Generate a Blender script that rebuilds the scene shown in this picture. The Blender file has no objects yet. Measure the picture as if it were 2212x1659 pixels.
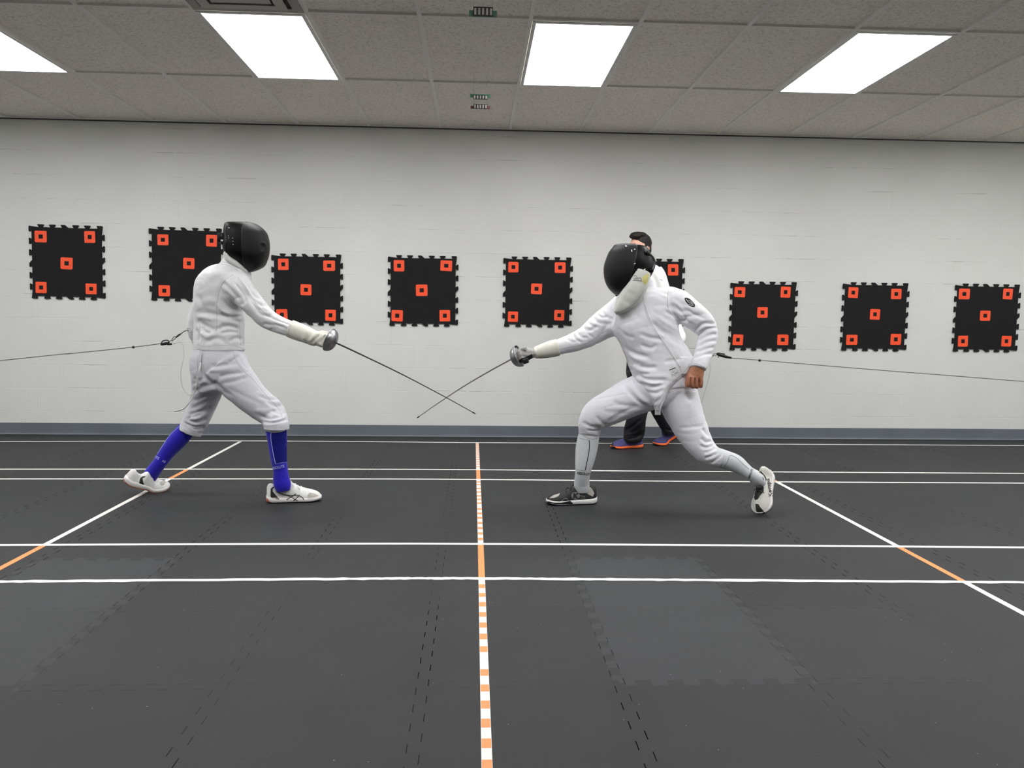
LIGHT = 17.0
FLOORV = 0.019
LROWS = (-2,)
import bpy, bmesh, math, random
import numpy as np
from mathutils import Vector, Matrix, noise
from mathutils.bvhtree import BVHTree
from mathutils.geometry import delaunay_2d_cdt

random.seed(4)
S = bpy.context.scene
COL = S.collection
W, H = 2212, 1659
# ------------------------------------------------------------------ camera
FPX, PITCH, YAW, ROLL, CAMH = 1705.8, 0.0826, 0.0473, 0.0129, 1.0602
CEIL = CAMH + 1.6414
WALLY = 7.036
CW = 0.6096
GX0 = -2.7588
GY2 = 5.7063
CAM = Vector((0, 0, CAMH))
FW = Vector((math.sin(YAW)*math.cos(PITCH), math.cos(YAW)*math.cos(PITCH), -math.sin(PITCH)))
_rt = Vector((math.cos(YAW), -math.sin(YAW), 0))
_up = _rt.cross(FW)
RT = math.cos(ROLL)*_rt + math.sin(ROLL)*_up
UP = -math.sin(ROLL)*_rt + math.cos(ROLL)*_up
cd = bpy.data.cameras.new('camera')
cam = bpy.data.objects.new('camera', cd)
COL.objects.link(cam)
cd.sensor_width = 36
cd.lens = FPX/W*36
cd.clip_start = 0.05
mw = Matrix((RT, UP, -FW)).transposed().to_4x4()
mw.translation = CAM
cam.matrix_world = mw
S.camera = cam

def ray(px, py):
    return FW + RT*((px-W/2)/FPX) - UP*((py-H/2)/FPX)
def P(px, py, Y):
    d = ray(px, py); return CAM + d*(Y/d.y)
def G(px, py, z=0.0):
    d = ray(px, py); return CAM + d*((z-CAMH)/d.z)
def WP(px, py, Y=WALLY):
    return P(px, py, Y)
def sc(p):                       # metres per pixel at a point
    return (p-CAM).dot(FW)/FPX
RTn = np.array(RT); UPn = np.array(UP); FWn = np.array(FW); CAMn = np.array(CAM)
def proj(co):
    d = co-CAMn; z = d@FWn
    return np.stack([W/2+FPX*(d@RTn)/z, H/2-FPX*(d@UPn)/z], -1)

# ------------------------------------------------------------------ materials
def lin(c):
    return tuple(((v/255)/12.92 if v/255 <= .04045 else ((v/255+.055)/1.055)**2.4) for v in c)
class NT:
    def __init__(s, m):
        s.m = m; m.use_nodes = True; s.t = m.node_tree; s.n = s.t.nodes
        s.b = s.n['Principled BSDF']
    def new(s, k, **kw):
        n = s.n.new(k)
        for a, v in kw.items(): setattr(n, a, v)
        return n
    def link(s, a, b): s.t.links.new(a, b)
    def math(s, op, a, b=None, c=None):
        n = s.new('ShaderNodeMath', operation=op)
        for i, v in enumerate((a, b, c)):
            if v is None: continue
            if isinstance(v, (int, float)): n.inputs[i].default_value = v
            else: s.link(v, n.inputs[i])
        return n.outputs[0]
    def mix(s, f, a, b):
        n = s.new('ShaderNodeMix', data_type='RGBA')
        for i, v in ((0, f), (6, a), (7, b)):
            if isinstance(v, (int, float)): n.inputs[i].default_value = v
            elif isinstance(v, tuple): n.inputs[i].default_value = (*v, 1)[:4]
            else: s.link(v, n.inputs[i])
        return n.outputs[2]
    def pos(s):
        return s.new('ShaderNodeNewGeometry').outputs['Position']
    def noise(s, scale, detail=3, vec=None, rough=.55):
        n = s.new('ShaderNodeTexNoise'); n.inputs['Scale'].default_value = scale
        n.inputs['Detail'].default_value = detail; n.inputs['Roughness'].default_value = rough
        s.link(vec if vec is not None else s.pos(), n.inputs['Vector']); return n.outputs[0]
    def ramp(s, f, lo, hi, a=0., b=1.):
        n = s.new('ShaderNodeMapRange'); s.link(f, n.inputs[0])
        n.inputs[1].default_value = lo; n.inputs[2].default_value = hi
        n.inputs[3].default_value = a; n.inputs[4].default_value = b
        n.clamp = True
        return n.outputs[0]
    def bump(s, h, strength, dist=.01, chain=None):
        n = s.new('ShaderNodeBump'); n.inputs['Strength'].default_value = strength
        n.inputs['Distance'].default_value = dist; s.link(h, n.inputs['Height'])
        if chain is not None: s.link(chain, n.inputs['Normal'])
        return n.outputs[0]
MATS = {}
def mat(name, rgb, rough=.6, metal=0., spec=.5, var=0., vscale=20, bump=0., bscale=300, bdist=.002, sheen=0., wave=0., coat=0.):
    if name in MATS: return MATS[name]
    m = bpy.data.materials.new(name); t = NT(m); b = t.b
    c = lin(rgb)
    b.inputs['Base Color'].default_value = (*c, 1)
    b.inputs['Roughness'].default_value = rough
    b.inputs['Metallic'].default_value = metal
    b.inputs['Specular IOR Level'].default_value = spec
    if sheen: b.inputs['Sheen Weight'].default_value = sheen
    if coat: b.inputs['Coat Weight'].default_value = coat
    if var:
        f = t.ramp(t.noise(vscale, 4), .3, .7)
        t.link(t.mix(f, tuple(x*(1-var) for x in c), tuple(min(1, x*(1+var*.6)) for x in c)), b.inputs['Base Color'])
    ch = None
    if bump: ch = t.bump(t.noise(bscale, 3), bump, bdist)
    if wave:
        w = t.new('ShaderNodeTexWave', bands_direction='DIAGONAL'); w.inputs['Scale'].default_value = 160
        w.inputs['Distortion'].default_value = 1.5
        t.link(t.pos(), w.inputs['Vector'])
        ch = t.bump(w.outputs[1], wave, .001, ch)
    if ch is not None: t.link(ch, b.inputs['Normal'])
    MATS[name] = m
    return m

# ------------------------------------------------------------------ objects
def tag(o, label=None, cat=None, group=None, kind=None):
    if label: o['label'] = label
    if cat: o['category'] = cat
    if group: o['group'] = group
    if kind: o['kind'] = kind
    return o
def empty(name, loc, label, cat, group=None):
    o = bpy.data.objects.new(name, None); COL.objects.link(o); o.location = loc
    o.empty_display_size = .1
    return tag(o, label, cat, group)
def link(name, me, m, parent=None, smooth=True):
    me.name = name
    o = bpy.data.objects.new(name, me); COL.objects.link(o)
    if m is not None:
        for x in (m if isinstance(m, (list, tuple)) else [m]): me.materials.append(x)
    if smooth: me.polygons.foreach_set('use_smooth', [True]*len(me.polygons))
    if parent is not None:
        o.parent = parent
        M = Matrix.Translation(parent.location) if parent.type == 'EMPTY' else Matrix.Identity(4)
        o.matrix_parent_inverse = M.inverted()
    return o
def mesh(parts):
    """parts: list of (verts, faces) -> one mesh"""
    V = []; F = []
    for v, f in parts:
        k = len(V); V += [tuple(x) for x in v]; F += [tuple(i+k for i in q) for q in f]
    me = bpy.data.meshes.new('m'); me.from_pydata(V, [], F)
    bm = bmesh.new(); bm.from_mesh(me); bmesh.ops.recalc_face_normals(bm, faces=bm.faces); bm.to_mesh(me); bm.free()
    return me
def obj(name, parts, m, parent=None, smooth=True, auto=None):
    o = link(name, mesh(parts if isinstance(parts, list) else [parts]), m, parent, smooth)
    if auto is not None: sharp(o, auto)
    return o
def sharp(o, deg):
    me = o.data; bm = bmesh.new(); bm.from_mesh(me)
    for e in bm.edges:
        if len(e.link_faces) == 2 and e.calc_face_angle(0) > math.radians(deg): e.smooth = False
    bm.to_mesh(me); bm.free()
def bevel(parts, w, seg=2):
    bm = bmesh.new()
    me = mesh(parts if isinstance(parts, list) else [parts]); bm.from_mesh(me); bpy.data.meshes.remove(me)
    bmesh.ops.bevel(bm, geom=[e for e in bm.edges if e.calc_face_angle(0) > .6], offset=w, segments=seg, affect='EDGES', profile=.5)
    v = [x.co.copy() for x in bm.verts]; bm.verts.index_update()
    f = [tuple(q.index for q in p.verts) for p in bm.faces]; bm.free()
    return v, f
def box(c, h, R=None):
    c = Vector(c); V = []
    for x in (-1, 1):
        for y in (-1, 1):
            for z in (-1, 1):
                d = Vector((x*h[0], y*h[1], z*h[2])); V.append(c + (R @ d if R else d))
    return V, [(0, 1, 3, 2), (4, 6, 7, 5), (0, 4, 5, 1), (2, 3, 7, 6), (0, 2, 6, 4), (1, 5, 7, 3)]
def prism(outline, o, ux, uy, n):
    """2D outline extruded by vector n"""
    o = Vector(o); k = len(outline)
    A = [o+ux*a+uy*b for a, b in outline]; B = [p+n for p in A]
    return A+B, [tuple(range(k)), tuple(range(2*k-1, k-1, -1))]+[(i, (i+1) % k, k+(i+1) % k, k+i) for i in range(k)]
def ring_loft(rings, cap=True):
    n = len(rings[0]); V = [p for r in rings for p in r]; F = []
    for i in range(len(rings)-1):
        for j in range(n):
            F.append((i*n+j, i*n+(j+1) % n, (i+1)*n+(j+1) % n, (i+1)*n+j))
    if cap:
        F.append(tuple(range(n-1, -1, -1))); F.append(tuple(range((len(rings)-1)*n, len(rings)*n)))
    return V, F
def catmull(L, k):
    """resample a list of equal-length tuples"""
    A = np.array(L, float); out = []
    for i in range(len(A)-1):
        p0 = A[max(i-1, 0)]; p1 = A[i]; p2 = A[i+1]; p3 = A[min(i+2, len(A)-1)]
        for j in range(k):
            t = j/k
            out.append(.5*((2*p1)+(-p0+p2)*t+(2*p0-5*p1+4*p2-p3)*t*t+(-p0+3*p1-3*p2+p3)*t**3))
    out.append(A[-1]); return np.array(out)
def tube(pts, r, n=8, k=4, cap=True):
    """tube along world points; r number or list"""
    rr = r if isinstance(r, (list, tuple)) else [r]*len(pts)
    A = catmull([(*p, q) for p, q in zip(pts, rr)], k) if k > 1 else np.array([(*p, q) for p, q in zip(pts, rr)])
    rings = []; u = None
    for i in range(len(A)):
        a = Vector(A[max(i-1, 0)][:3]); b = Vector(A[min(i+1, len(A)-1)][:3]); t = (b-a).normalized()
        if u is None:
            u = t.cross(Vector((.31, .9, .2))).normalized()
        u = (u-t*u.dot(t)).normalized(); v = t.cross(u)
        c = Vector(A[i][:3]); q = max(A[i][3], 1e-4)
        rings.append([c+(u*math.cos(2*math.pi*j/n)+v*math.sin(2*math.pi*j/n))*q for j in range(n)])
    return ring_loft(rings, cap)
def loft(st, n=28, k=5, hor=False, p=2.0, mul=1.0, add=0.0, yaw=0.):
    """stations (px, py, Y, half-width px, half-depth m). Sections cross the limb axis (or stay level when hor)."""
    C = [(*P(s[0], s[1], s[2]), s[3], s[4]) for s in st]
    C = [(c[0], c[1], c[2], c[3]*sc(Vector(c[:3])), c[4]) for c in C]
    A = catmull(C, k); rings = []
    for i in range(len(A)):
        c = Vector(A[i][:3]); t = (Vector(A[min(i+1, len(A)-1)][:3])-Vector(A[max(i-1, 0)][:3])).normalized()
        w = (c-CAM).normalized()
        if hor:
            u = Vector((RT.x, RT.y, 0)).normalized(); v = Vector((-u.y, u.x, 0))
            if yaw:
                u, v = u*math.cos(yaw)+v*math.sin(yaw), v*math.cos(yaw)-u*math.sin(yaw)
        else:
            u = t.cross(w).normalized(); v = u.cross(t).normalized()
        a = max(A[i][3]*mul+add, .001); b = max(A[i][4]*mul+add, .001); r = []
        for j in range(n):
            th = 2*math.pi*j/n; x = math.cos(th); y = math.sin(th)
            r.append(c+u*a*math.copysign(abs(x)**(2/p), x)+v*b*math.copysign(abs(y)**(2/p), y))
        rings.append(r)
    return ring_loft(rings)
def ellip(c, R, ax, n=20, m=12):
    """ellipsoid; R = 3 axis vectors, ax = radii"""
    c = Vector(c); rings = []
    for i in range(1, m):
        ph = math.pi*i/m
        rings.append([c+R[0]*ax[0]*math.sin(ph)*math.cos(2*math.pi*j/n)+R[1]*ax[1]*math.sin(ph)*math.sin(2*math.pi*j/n)+R[2]*ax[2]*math.cos(ph) for j in range(n)])
    return ring_loft(rings)
def lathe(prof, o, ax, n=40, cap=True):
    ax = ax.normalized(); u = ax.cross(Vector((.2, .3, 1))).normalized(); v = ax.cross(u)
    return ring_loft([[o+ax*h+(u*math.cos(2*math.pi*j/n)+v*math.sin(2*math.pi*j/n))*max(r, 1e-4) for j in range(n)] for h, r in prof], cap)
def union(parts, voxel, smooth=3, fac=.5):
    me = mesh(parts); o = bpy.data.objects.new('tmp', me); COL.objects.link(o)
    r = o.modifiers.new('r', 'REMESH'); r.mode = 'VOXEL'; r.voxel_size = voxel; r.use_smooth_shade = True
    if smooth:
        s = o.modifiers.new('s', 'SMOOTH'); s.factor = fac; s.iterations = smooth
    bpy.context.view_layer.update()
    dg = bpy.context.evaluated_depsgraph_get()
    out = bpy.data.meshes.new_from_object(o.evaluated_get(dg))
    bpy.data.objects.remove(o); bpy.data.meshes.remove(me)
    return out
def vget(me):
    n = len(me.vertices); co = np.empty(n*3); me.vertices.foreach_get('co', co)
    no = np.empty(n*3); me.vertices.foreach_get('normal', no)
    return co.reshape(-1, 3), no.reshape(-1, 3)
def vset(me, co):
    me.vertices.foreach_set('co', co.ravel()); me.update()
def wrinkle(me, folds=(), namp=.0015, nscale=9., stretch=(1, 1, 1), seed=0., ridge=0., rscale=(7, 7, 16)):
    """folds: (px polyline, width px, depth m). Negative depth = crease, positive = ridge."""
    co, no = vget(me); px = proj(co)
    tc = CAMn-co; tc /= np.linalg.norm(tc, axis=1)[:, None]
    face = np.clip((no*tc).sum(1)*2.5, 0, 1)
    d = np.zeros(len(co))
    for pl, wd, am in folds:
        best = np.full(len(co), 1e9); par = np.zeros(len(co))
        pl = catmull(pl, 4) if len(pl) > 2 else np.array(pl, float); ns = len(pl)-1
        for i in range(ns):
            a = pl[i]; b = pl[i+1]; ab = b-a; t = np.clip(((px-a)@ab)/(ab@ab), 0, 1)
            q = np.linalg.norm(px-(a+t[:, None]*ab), axis=1); m = q < best
            best[m] = q[m]; par[m] = (i+t[m])/ns
        x = (best/wd)**2
        tp = np.clip(np.minimum(par, 1-par)*5+.15, 0, 1)
        d += am*(1-.9*x)*np.exp(-x)*tp*face
    if namp:
        st = np.array(stretch)*nscale
        nn = np.array([noise.noise(Vector(q))+.5*noise.noise(Vector(q*2.1)) for q in co*st+seed])
        d += namp*nn
    if ridge:
        # long soft creases, broken up by a slow mask
        rr = np.array([noise.noise(Vector(q)) for q in co*np.array(rscale)+seed*1.7])
        mk = np.array([noise.noise(Vector(q)) for q in co*4.+seed])
        d += -ridge*np.clip(1-np.abs(rr)*2.6, 0, 1)**2*np.clip(.5+mk*1.6, 0, 1)
    co = co+no*d[:, None]; vset(me, co)
def bvh(o):
    me = o.data
    return BVHTree.FromPolygons([v.co for v in me.vertices], [tuple(p.vertices) for p in me.polygons])
def cast(bv, px, py, off):
    d = ray(px, py).normalized(); h = bv.ray_cast(CAM, d)
    if h[0] is None: return None
    n = h[1]
    if n.dot(d) > 0: n = -n
    return h[0]+n*off
def drape_tube(bv, pl, r=.0012, off=.0004, step=3., n=6):
    A = catmull(pl, 12) if len(pl) > 2 else np.array([np.array(pl[0])*(1-t)+np.array(pl[1])*t for t in np.linspace(0, 1, 24)])
    pts = []; last = None
    runs = [[]]
    for q in A:
        if last is not None and np.linalg.norm(q-last) < step: continue
        last = q; h = cast(bv, q[0], q[1], off)
        if h is None or (runs[-1] and (h-runs[-1][-1]).length > .05):
            runs.append([] if h is None else [h]); continue
        runs[-1].append(h)
    return [tube(x, r, n, 1) for x in runs if len(x) > 2]
def poly_sheet(bv, pl, off=.0008, grid=2.5):
    """a filled pixel outline laid onto a surface"""
    pl = [Vector(q) for q in pl]; n = len(pl)
    B = []
    for i in range(n):
        a = pl[i]; b = pl[(i+1) % n]; k = max(1, int((b-a).length/grid))
        B += [a.lerp(b, j/k) for j in range(k)]
    xs = [q.x for q in B]; ys = [q.y for q in B]; I = []
    def inside(x, y):
        c = False
        for i in range(len(B)):
            a = B[i]; b = B[i-1]
            if (a.y > y) != (b.y > y) and x < (b.x-a.x)*(y-a.y)/(b.y-a.y)+a.x: c = not c
        return c
    y = min(ys)
    while y < max(ys):
        x = min(xs)
        while x < max(xs):
            if inside(x, y) and min((q-Vector((x, y))).length for q in B) > grid*.45: I.append(Vector((x, y)))
            x += grid
        y += grid
    N = len(B)
    r = delaunay_2d_cdt(B+I, [], [list(range(N))], 1, 1e-5)
    return drape2d(bv, r[0], r[2], off)
def drape2d(bv, V2, F2, off):
    pts = [cast(bv, q[0], q[1], off) for q in V2]; V = []; ix = {}
    F = []
    for f in F2:
        if any(pts[i] is None for i in f): continue
        if max((pts[f[i]]-pts[f[i-1]]).length for i in range(len(f))) > .04: continue
        g = []
        for i in f:
            if i not in ix: ix[i] = len(V); V.append(pts[i])
            g.append(ix[i])
        F.append(tuple(g))
    return V, F
def text2d(s, o, u, v, bold=0.02):
    """text outline in pixels: o origin, u = px vector per em, v = px vector up per em"""
    c = bpy.data.curves.new('t', 'FONT'); c.body = s; c.resolution_u = 3; c.offset = bold
    t = bpy.data.objects.new('t', c); COL.objects.link(t); bpy.context.view_layer.update()
    me = bpy.data.meshes.new_from_object(t.evaluated_get(bpy.context.evaluated_depsgraph_get()))
    V = [(o[0]+u[0]*q.co.x+v[0]*q.co.y, o[1]+u[1]*q.co.x+v[1]*q.co.y) for q in me.vertices]
    F = [tuple(p.vertices) for p in me.polygons]
    bpy.data.objects.remove(t); bpy.data.curves.remove(c); bpy.data.meshes.remove(me)
    return V, F
def zoom(x0, y0, s):
    return lambda *pts: [(x0+a/s, y0+b/s) for a, b in pts]
# ------------------------------------------------------------------ room
X0, X1, YB = -6.6, 7.0, -4.6
def m_wall():
    m = bpy.data.materials.new('painted_block'); t = NT(m); b = t.b
    pos = t.pos(); sx = t.new('ShaderNodeSeparateXYZ'); t.link(pos, sx.inputs[0])
    v = t.new('ShaderNodeCombineXYZ'); t.link(t.math('ADD', sx.outputs[0], sx.outputs[1]), v.inputs[0]); t.link(sx.outputs[2], v.inputs[1])
    br = t.new('ShaderNodeTexBrick'); t.link(v.outputs[0], br.inputs['Vector'])
    br.inputs['Scale'].default_value = 1; br.inputs['Brick Width'].default_value = .406; br.inputs['Row Height'].default_value = .2032
    br.inputs['Mortar Size'].default_value = .004; br.inputs['Mortar Smooth'].default_value = .3
    # horizontal joints show, uprights hardly; both come and go
    rows = t.math('ABSOLUTE', t.math('SUBTRACT', t.math('FRACT', t.math('DIVIDE', sx.outputs[2], .2032)), .5))
    j = t.ramp(rows, .482, .497)
    patch = t.ramp(t.noise(1.6, 4), .47, .62)
    fine = t.ramp(t.noise(14, 3), .42, .6)
    jj = t.math('MULTIPLY', j, t.math('MULTIPLY', patch, fine))
    up = t.math('MULTIPLY', br.outputs['Fac'], t.math('MULTIPLY', t.ramp(t.noise(2.3, 2), .5, .7), .35))
    h = t.math('SUBTRACT', 0, t.math('MAXIMUM', jj, up))
    n1 = t.bump(h, .8, .005)
    n2 = t.bump(t.noise(38, 5), .13, .006, n1)
    n3 = t.bump(t.noise(6, 3), .18, .012, n2)
    t.link(n3, b.inputs['Normal'])
    spots = t.ramp(t.noise(55, 1), .765, .78)
    base = t.mix(t.ramp(t.noise(1.2, 4), .3, .7), lin((211, 212, 208)), lin((218, 219, 215)))
    t.link(t.mix(t.math('MULTIPLY', jj, .2), t.mix(t.math('MULTIPLY', spots, .35), base, lin((120, 118, 112))), lin((172, 172, 166))), b.inputs['Base Color'])
    b.inputs['Roughness'].default_value = .5; b.inputs['Specular IOR Level'].default_value = .35
    return m
def m_floor():
    m = bpy.data.materials.new('rubber_mat_floor'); t = NT(m); b = t.b
    pos = t.pos(); sx = t.new('ShaderNodeSeparateXYZ'); t.link(pos, sx.inputs[0])
    p = PITCHM; p2 = PITCHY
    gx = t.math('DIVIDE', t.math('SUBTRACT', sx.outputs[0], SEAMX), p)
    gy = t.math('DIVIDE', t.math('SUBTRACT', sx.outputs[1], SEAMY), p2)
    def seam(g, o, ph):
        ds = t.math('MULTIPLY', t.math('SUBTRACT', t.math('FRACT', t.math('ADD', g, .5)), .5), p)
        w = t.math('FRACT', t.math('ADD', t.math('MULTIPLY', o, 6.0), ph))
        a = t.math('MULTIPLY', t.math('LESS_THAN', t.math('ABSOLUTE', t.math('SUBTRACT', ds, .0165)), .0015), t.math('LESS_THAN', w, .42))
        c = t.math('MULTIPLY', t.math('LESS_THAN', t.math('ABSOLUTE', t.math('ADD', ds, .0165)), .0015), t.math('LESS_THAN', t.math('ABSOLUTE', t.math('SUBTRACT', w, .71)), .21))
        return t.math('MAXIMUM', a, c)
    s1 = t.math('MULTIPLY', seam(gx, gy, .1), t.ramp(t.noise(.7, 2), .38, .54, .12, 1))
    s2 = t.math('MULTIPLY', seam(gy, gx, .35), t.ramp(t.noise(1.1, 2), .45, .66, .05, .5))
    s = t.math('MAXIMUM', s1, s2)
    # each mat keeps its own shade of grey
    def wob(g, o):
        q = t.math('SINE', t.math('MULTIPLY', o, 6*2*math.pi))
        return t.math('FLOOR', t.math('ADD', g, t.math('MULTIPLY', t.math('SIGN', q), .0165/p)))
    fx = wob(gx, gy); fy = wob(gy, gx)
    cx = t.new('ShaderNodeCombineXYZ'); t.link(fx, cx.inputs[0]); t.link(fy, cx.inputs[1])
    wn = t.new('ShaderNodeTexWhiteNoise', noise_dimensions='2D'); t.link(cx.outputs[0], wn.inputs['Vector'])
    # two pairs of mats come from a paler batch
    eq = lambda v: t.math('LESS_THAN', t.math('ABSOLUTE', t.math('SUBTRACT', fx, v)), .4)
    row = t.math('LESS_THAN', t.math('ABSOLUTE', t.math('ADD', fy, .5)), .9)
    tone = t.math('ADD', t.math('MULTIPLY', wn.outputs['Value'], .35), t.math('MULTIPLY', t.math('MAXIMUM', eq(1), eq(-3)), row))
    speck = t.noise(420, 2)
    smear = t.noise(3.5, 5)
    v = t.math('ADD', t.math('MULTIPLY', tone, .011), FLOORV)
    v = t.math('ADD', v, t.math('MULTIPLY', t.math('SUBTRACT', speck, .5), .032))
    v = t.math('ADD', v, t.math('MULTIPLY', t.math('SUBTRACT', smear, .5), .012))
    dust = t.math('MULTIPLY', t.ramp(t.noise(120, 0), .885, .893), .2)
    v = t.math('ADD', v, dust)
    cc = t.new('ShaderNodeCombineColor'); t.link(v, cc.inputs[0]); t.link(t.math('MULTIPLY', v, 1.06), cc.inputs[1]); t.link(t.math('MULTIPLY', v, 1.12), cc.inputs[2])
    t.link(t.mix(s, cc.outputs[0], (.004, .004, .004)), b.inputs['Base Color'])
    n1 = t.bump(t.math('SUBTRACT', 1, s), .5, .002)
    t.link(t.bump(t.noise(260, 3), .25, .002, n1), b.inputs['Normal'])
    b.inputs['Roughness'].default_value = .62
    t.link(t.math('MULTIPLY', t.math('SUBTRACT', 1, s), .33), b.inputs['Specular IOR Level'])
    return m
# mat seams: measured where they cross the floor
PITCHM = .574
PITCHY = .603
_a = G(987.6, 967); _b = G(950.8, 1201)
SEAMX = (_a.x+_b.x)/2
SEAMY = G(1040, 1314).y
def m_ceiling():
    m = bpy.data.materials.new('acoustic_tile'); t = NT(m); b = t.b
    sp = t.ramp(t.noise(150, 2), .30, .42)
    sp2 = t.ramp(t.noise(60, 4), .25, .5)
    c = t.mix(t.math('MULTIPLY', sp, sp2), lin((206, 201, 192)), lin((247, 241, 232)))
    t.link(c, b.inputs['Base Color']); b.inputs['Roughness'].default_value = .95; b.inputs['Specular IOR Level'].default_value = .1
    t.link(t.bump(t.noise(150, 2), .5, .004), b.inputs['Normal'])
    return m
def struct(name, parts, m, parent=None):
    o = obj(name, parts, m, parent, smooth=False)
    if parent is None: o['kind'] = 'structure'
    return o
MW = m_wall()
struct('wall_far', [box(((X0+X1)/2, WALLY+.1, CEIL/2), ((X1-X0)/2+.2, .1, CEIL/2))], MW)
struct('wall_left', [box((X0-.1, (WALLY+YB)/2, CEIL/2), (.1, (WALLY-YB)/2, CEIL/2))], MW)
struct('wall_right', [box((X1+.1, (WALLY+YB)/2, CEIL/2), (.1, (WALLY-YB)/2, CEIL/2))], MW)
struct('wall_back', [box(((X0+X1)/2, YB-.1, CEIL/2), ((X1-X0)/2+.2, .1, CEIL/2))], MW)
struct('floor', [box(((X0+X1)/2, (WALLY+YB)/2, -.05), ((X1-X0)/2, (WALLY-YB)/2, .05))], m_floor())
CE = struct('ceiling', [box(((X0+X1)/2, (WALLY+YB)/2, CEIL+.06), ((X1-X0)/2, (WALLY-YB)/2, .05))], m_ceiling())
# T-bar grid hangs a little under the tiles
mg = mat('grid_paint', (238, 236, 230), .6)
gp = []
i = -7
while GX0+i*CW < X1:
    x = GX0+i*CW
    if x > X0+.05: gp.append(box((x, (WALLY+YB)/2, CEIL+.004), (.0115, (WALLY-YB)/2, .006)))
    i += 1
ROWS = [GY2+2*CW*j for j in range(-8, 1)]
for y in ROWS:
    gp.append(box(((X0+X1)/2, y, CEIL+.0045), ((X1-X0)/2, .0115, .006)))
gp.append(box(((X0+X1)/2, WALLY-.011, CEIL+.003), ((X1-X0)/2, .011, .006)))
g = obj('ceiling_grid', gp, mg, CE, smooth=False)
# dark strip painting in the shadow where the ceiling trim meets the block wall
struct('shadow_gap_1', [box(((X0+X1)/2, WALLY-.004, CEIL-.008), ((X1-X0)/2, .004, .004))], mat('shadow_gap_dark', (70, 68, 64), .7))
# vinyl cove base
bz = .10
zt = CAMH
prof = [(0, bz), (-.004, bz-.002), (-.0045, .022), (-.006, .008), (-.011, .002), (-.013, 0), (0, 0)]
A = [Vector((X0, WALLY+a, z)) for a, z in prof]; B = [Vector((X1, WALLY+a, z)) for a, z in prof]
n = len(prof)
struct('baseboard_far', [(A+B, [tuple(range(n)), tuple(range(2*n-1, n-1, -1))]+[(i, (i+1) % n, n+(i+1) % n, n+i) for i in range(n)])],
       mat('cove_vinyl', (104, 110, 118), .42, var=.12, vscale=3, bump=.1, bscale=20, bdist=.003))

# ------------------------------------------------------------------ ceiling lights
def m_panel():
    m = bpy.data.materials.new('light_diffuser'); t = NT(m)
    e = t.new('ShaderNodeEmission'); e.inputs['Color'].default_value = (1.0, .992, .998, 1); e.inputs['Strength'].default_value = LIGHT
    t.link(e.outputs[0], t.n['Material Output'].inputs['Surface']); return m
MP = m_panel(); MFR = mat('fixture_frame', (222, 222, 218), .4)
def troffer(col, row_far, label):
    xa = GX0+col*CW; xb = xa+CW; yb = row_far; ya = yb-2*CW
    e = empty('ceiling_light', ((xa+xb)/2, (ya+yb)/2, CEIL-.003), label, 'ceiling light', 'fluorescent panels set in the ceiling grid')
    f = .022; z = CEIL-.004
    V = []
    for i0, zz in ((.012, z+.003), (.012, z-.005), (.034, z-.005), (.034, z+.003)):
        V += [Vector((xa+i0, ya+i0, zz)), Vector((xb-i0, ya+i0, zz)), Vector((xb-i0, yb-i0, zz)), Vector((xa+i0, yb-i0, zz))]
    obj('frame', [(V, [(k*4+c, k*4+(c+1) % 4, (k+1) % 4*4+(c+1) % 4, (k+1) % 4*4+c) for k in range(4) for c in range(4)])], MFR, e, smooth=False)
    obj('diffuser', [box(((xa+xb)/2, (ya+yb)/2, CEIL-.001), (CW/2-.0335, CW-.0335, .004))], MP, e, smooth=False)
for c, l in ((-1, 'lit ceiling panel cut off by the left edge of the photo'), (2, 'lit ceiling panel beside the air vent, above the left fencer'),
             (5, 'lit ceiling panel just right of the middle of the ceiling'), (8, 'lit ceiling panel furthest right in the ceiling')):
    troffer(c, GY2, l)
for k, yr in enumerate(LROWS):
    for c in (-4, -1, 2, 5, 8, 11, 14):  # last column is unseen, added to brighten the right side
        if c == 2 and abs(yr-ROWS[-2]) < .1: continue
        troffer(c, GY2+2*CW*yr, 'lit ceiling panel overhead, out of the frame on the camera side')
for c in (-4, 11, 14):  # outermost right panel is unseen, added to lift the dim right end
    troffer(c, GY2, 'lit ceiling panel over the far strip, out of the frame to the side')

# ------------------------------------------------------------------ air vent
vx = GX0+2.5*CW; vy = GY2-2*CW-CW/2
e = empty('ceiling_vent', (vx, vy, CEIL), 'square beige air vent in the ceiling, nearer than the second lit panel', 'ceiling vent')
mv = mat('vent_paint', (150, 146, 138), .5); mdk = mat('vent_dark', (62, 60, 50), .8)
def sq_ring(h, w, z0, z1, slope=0.):
    """square ring, outer half-size h, width w; slope drops the inner edge"""
    V = []
    for a, z in ((h, z1), (h-w, z1-slope), (h-w, z0-slope), (h, z0)):
        V += [Vector((vx+i*a, vy+j*a, CEIL+z)) for i, j in ((-1, -1), (1, -1), (1, 1), (-1, 1))]
    F = []
    for k in range(4):
        for c in range(4):
            d = (c+1) % 4; q = (k+1) % 4
            F.append((k*4+c, k*4+d, q*4+d, q*4+c))
    return V, F
o = CW/2-.012
obj('frame', [sq_ring(o, .05, -.008, -.001)], mv, e, smooth=False)
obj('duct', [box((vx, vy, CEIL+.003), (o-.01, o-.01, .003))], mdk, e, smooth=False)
for k, (h, w) in enumerate(((.225, .055), (.155, .05), (.09, .045))):
    obj('louver', [sq_ring(h, w, -.022+.004*k, -.018+.004*k)], mat('louver_paint', (176, 173, 165), .5), e, smooth=False)
obj('louver', [box((vx, vy, CEIL-.012), (.04, .04, .002))], mat('louver_paint', (176, 173, 165), .5), e, smooth=False)

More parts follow.
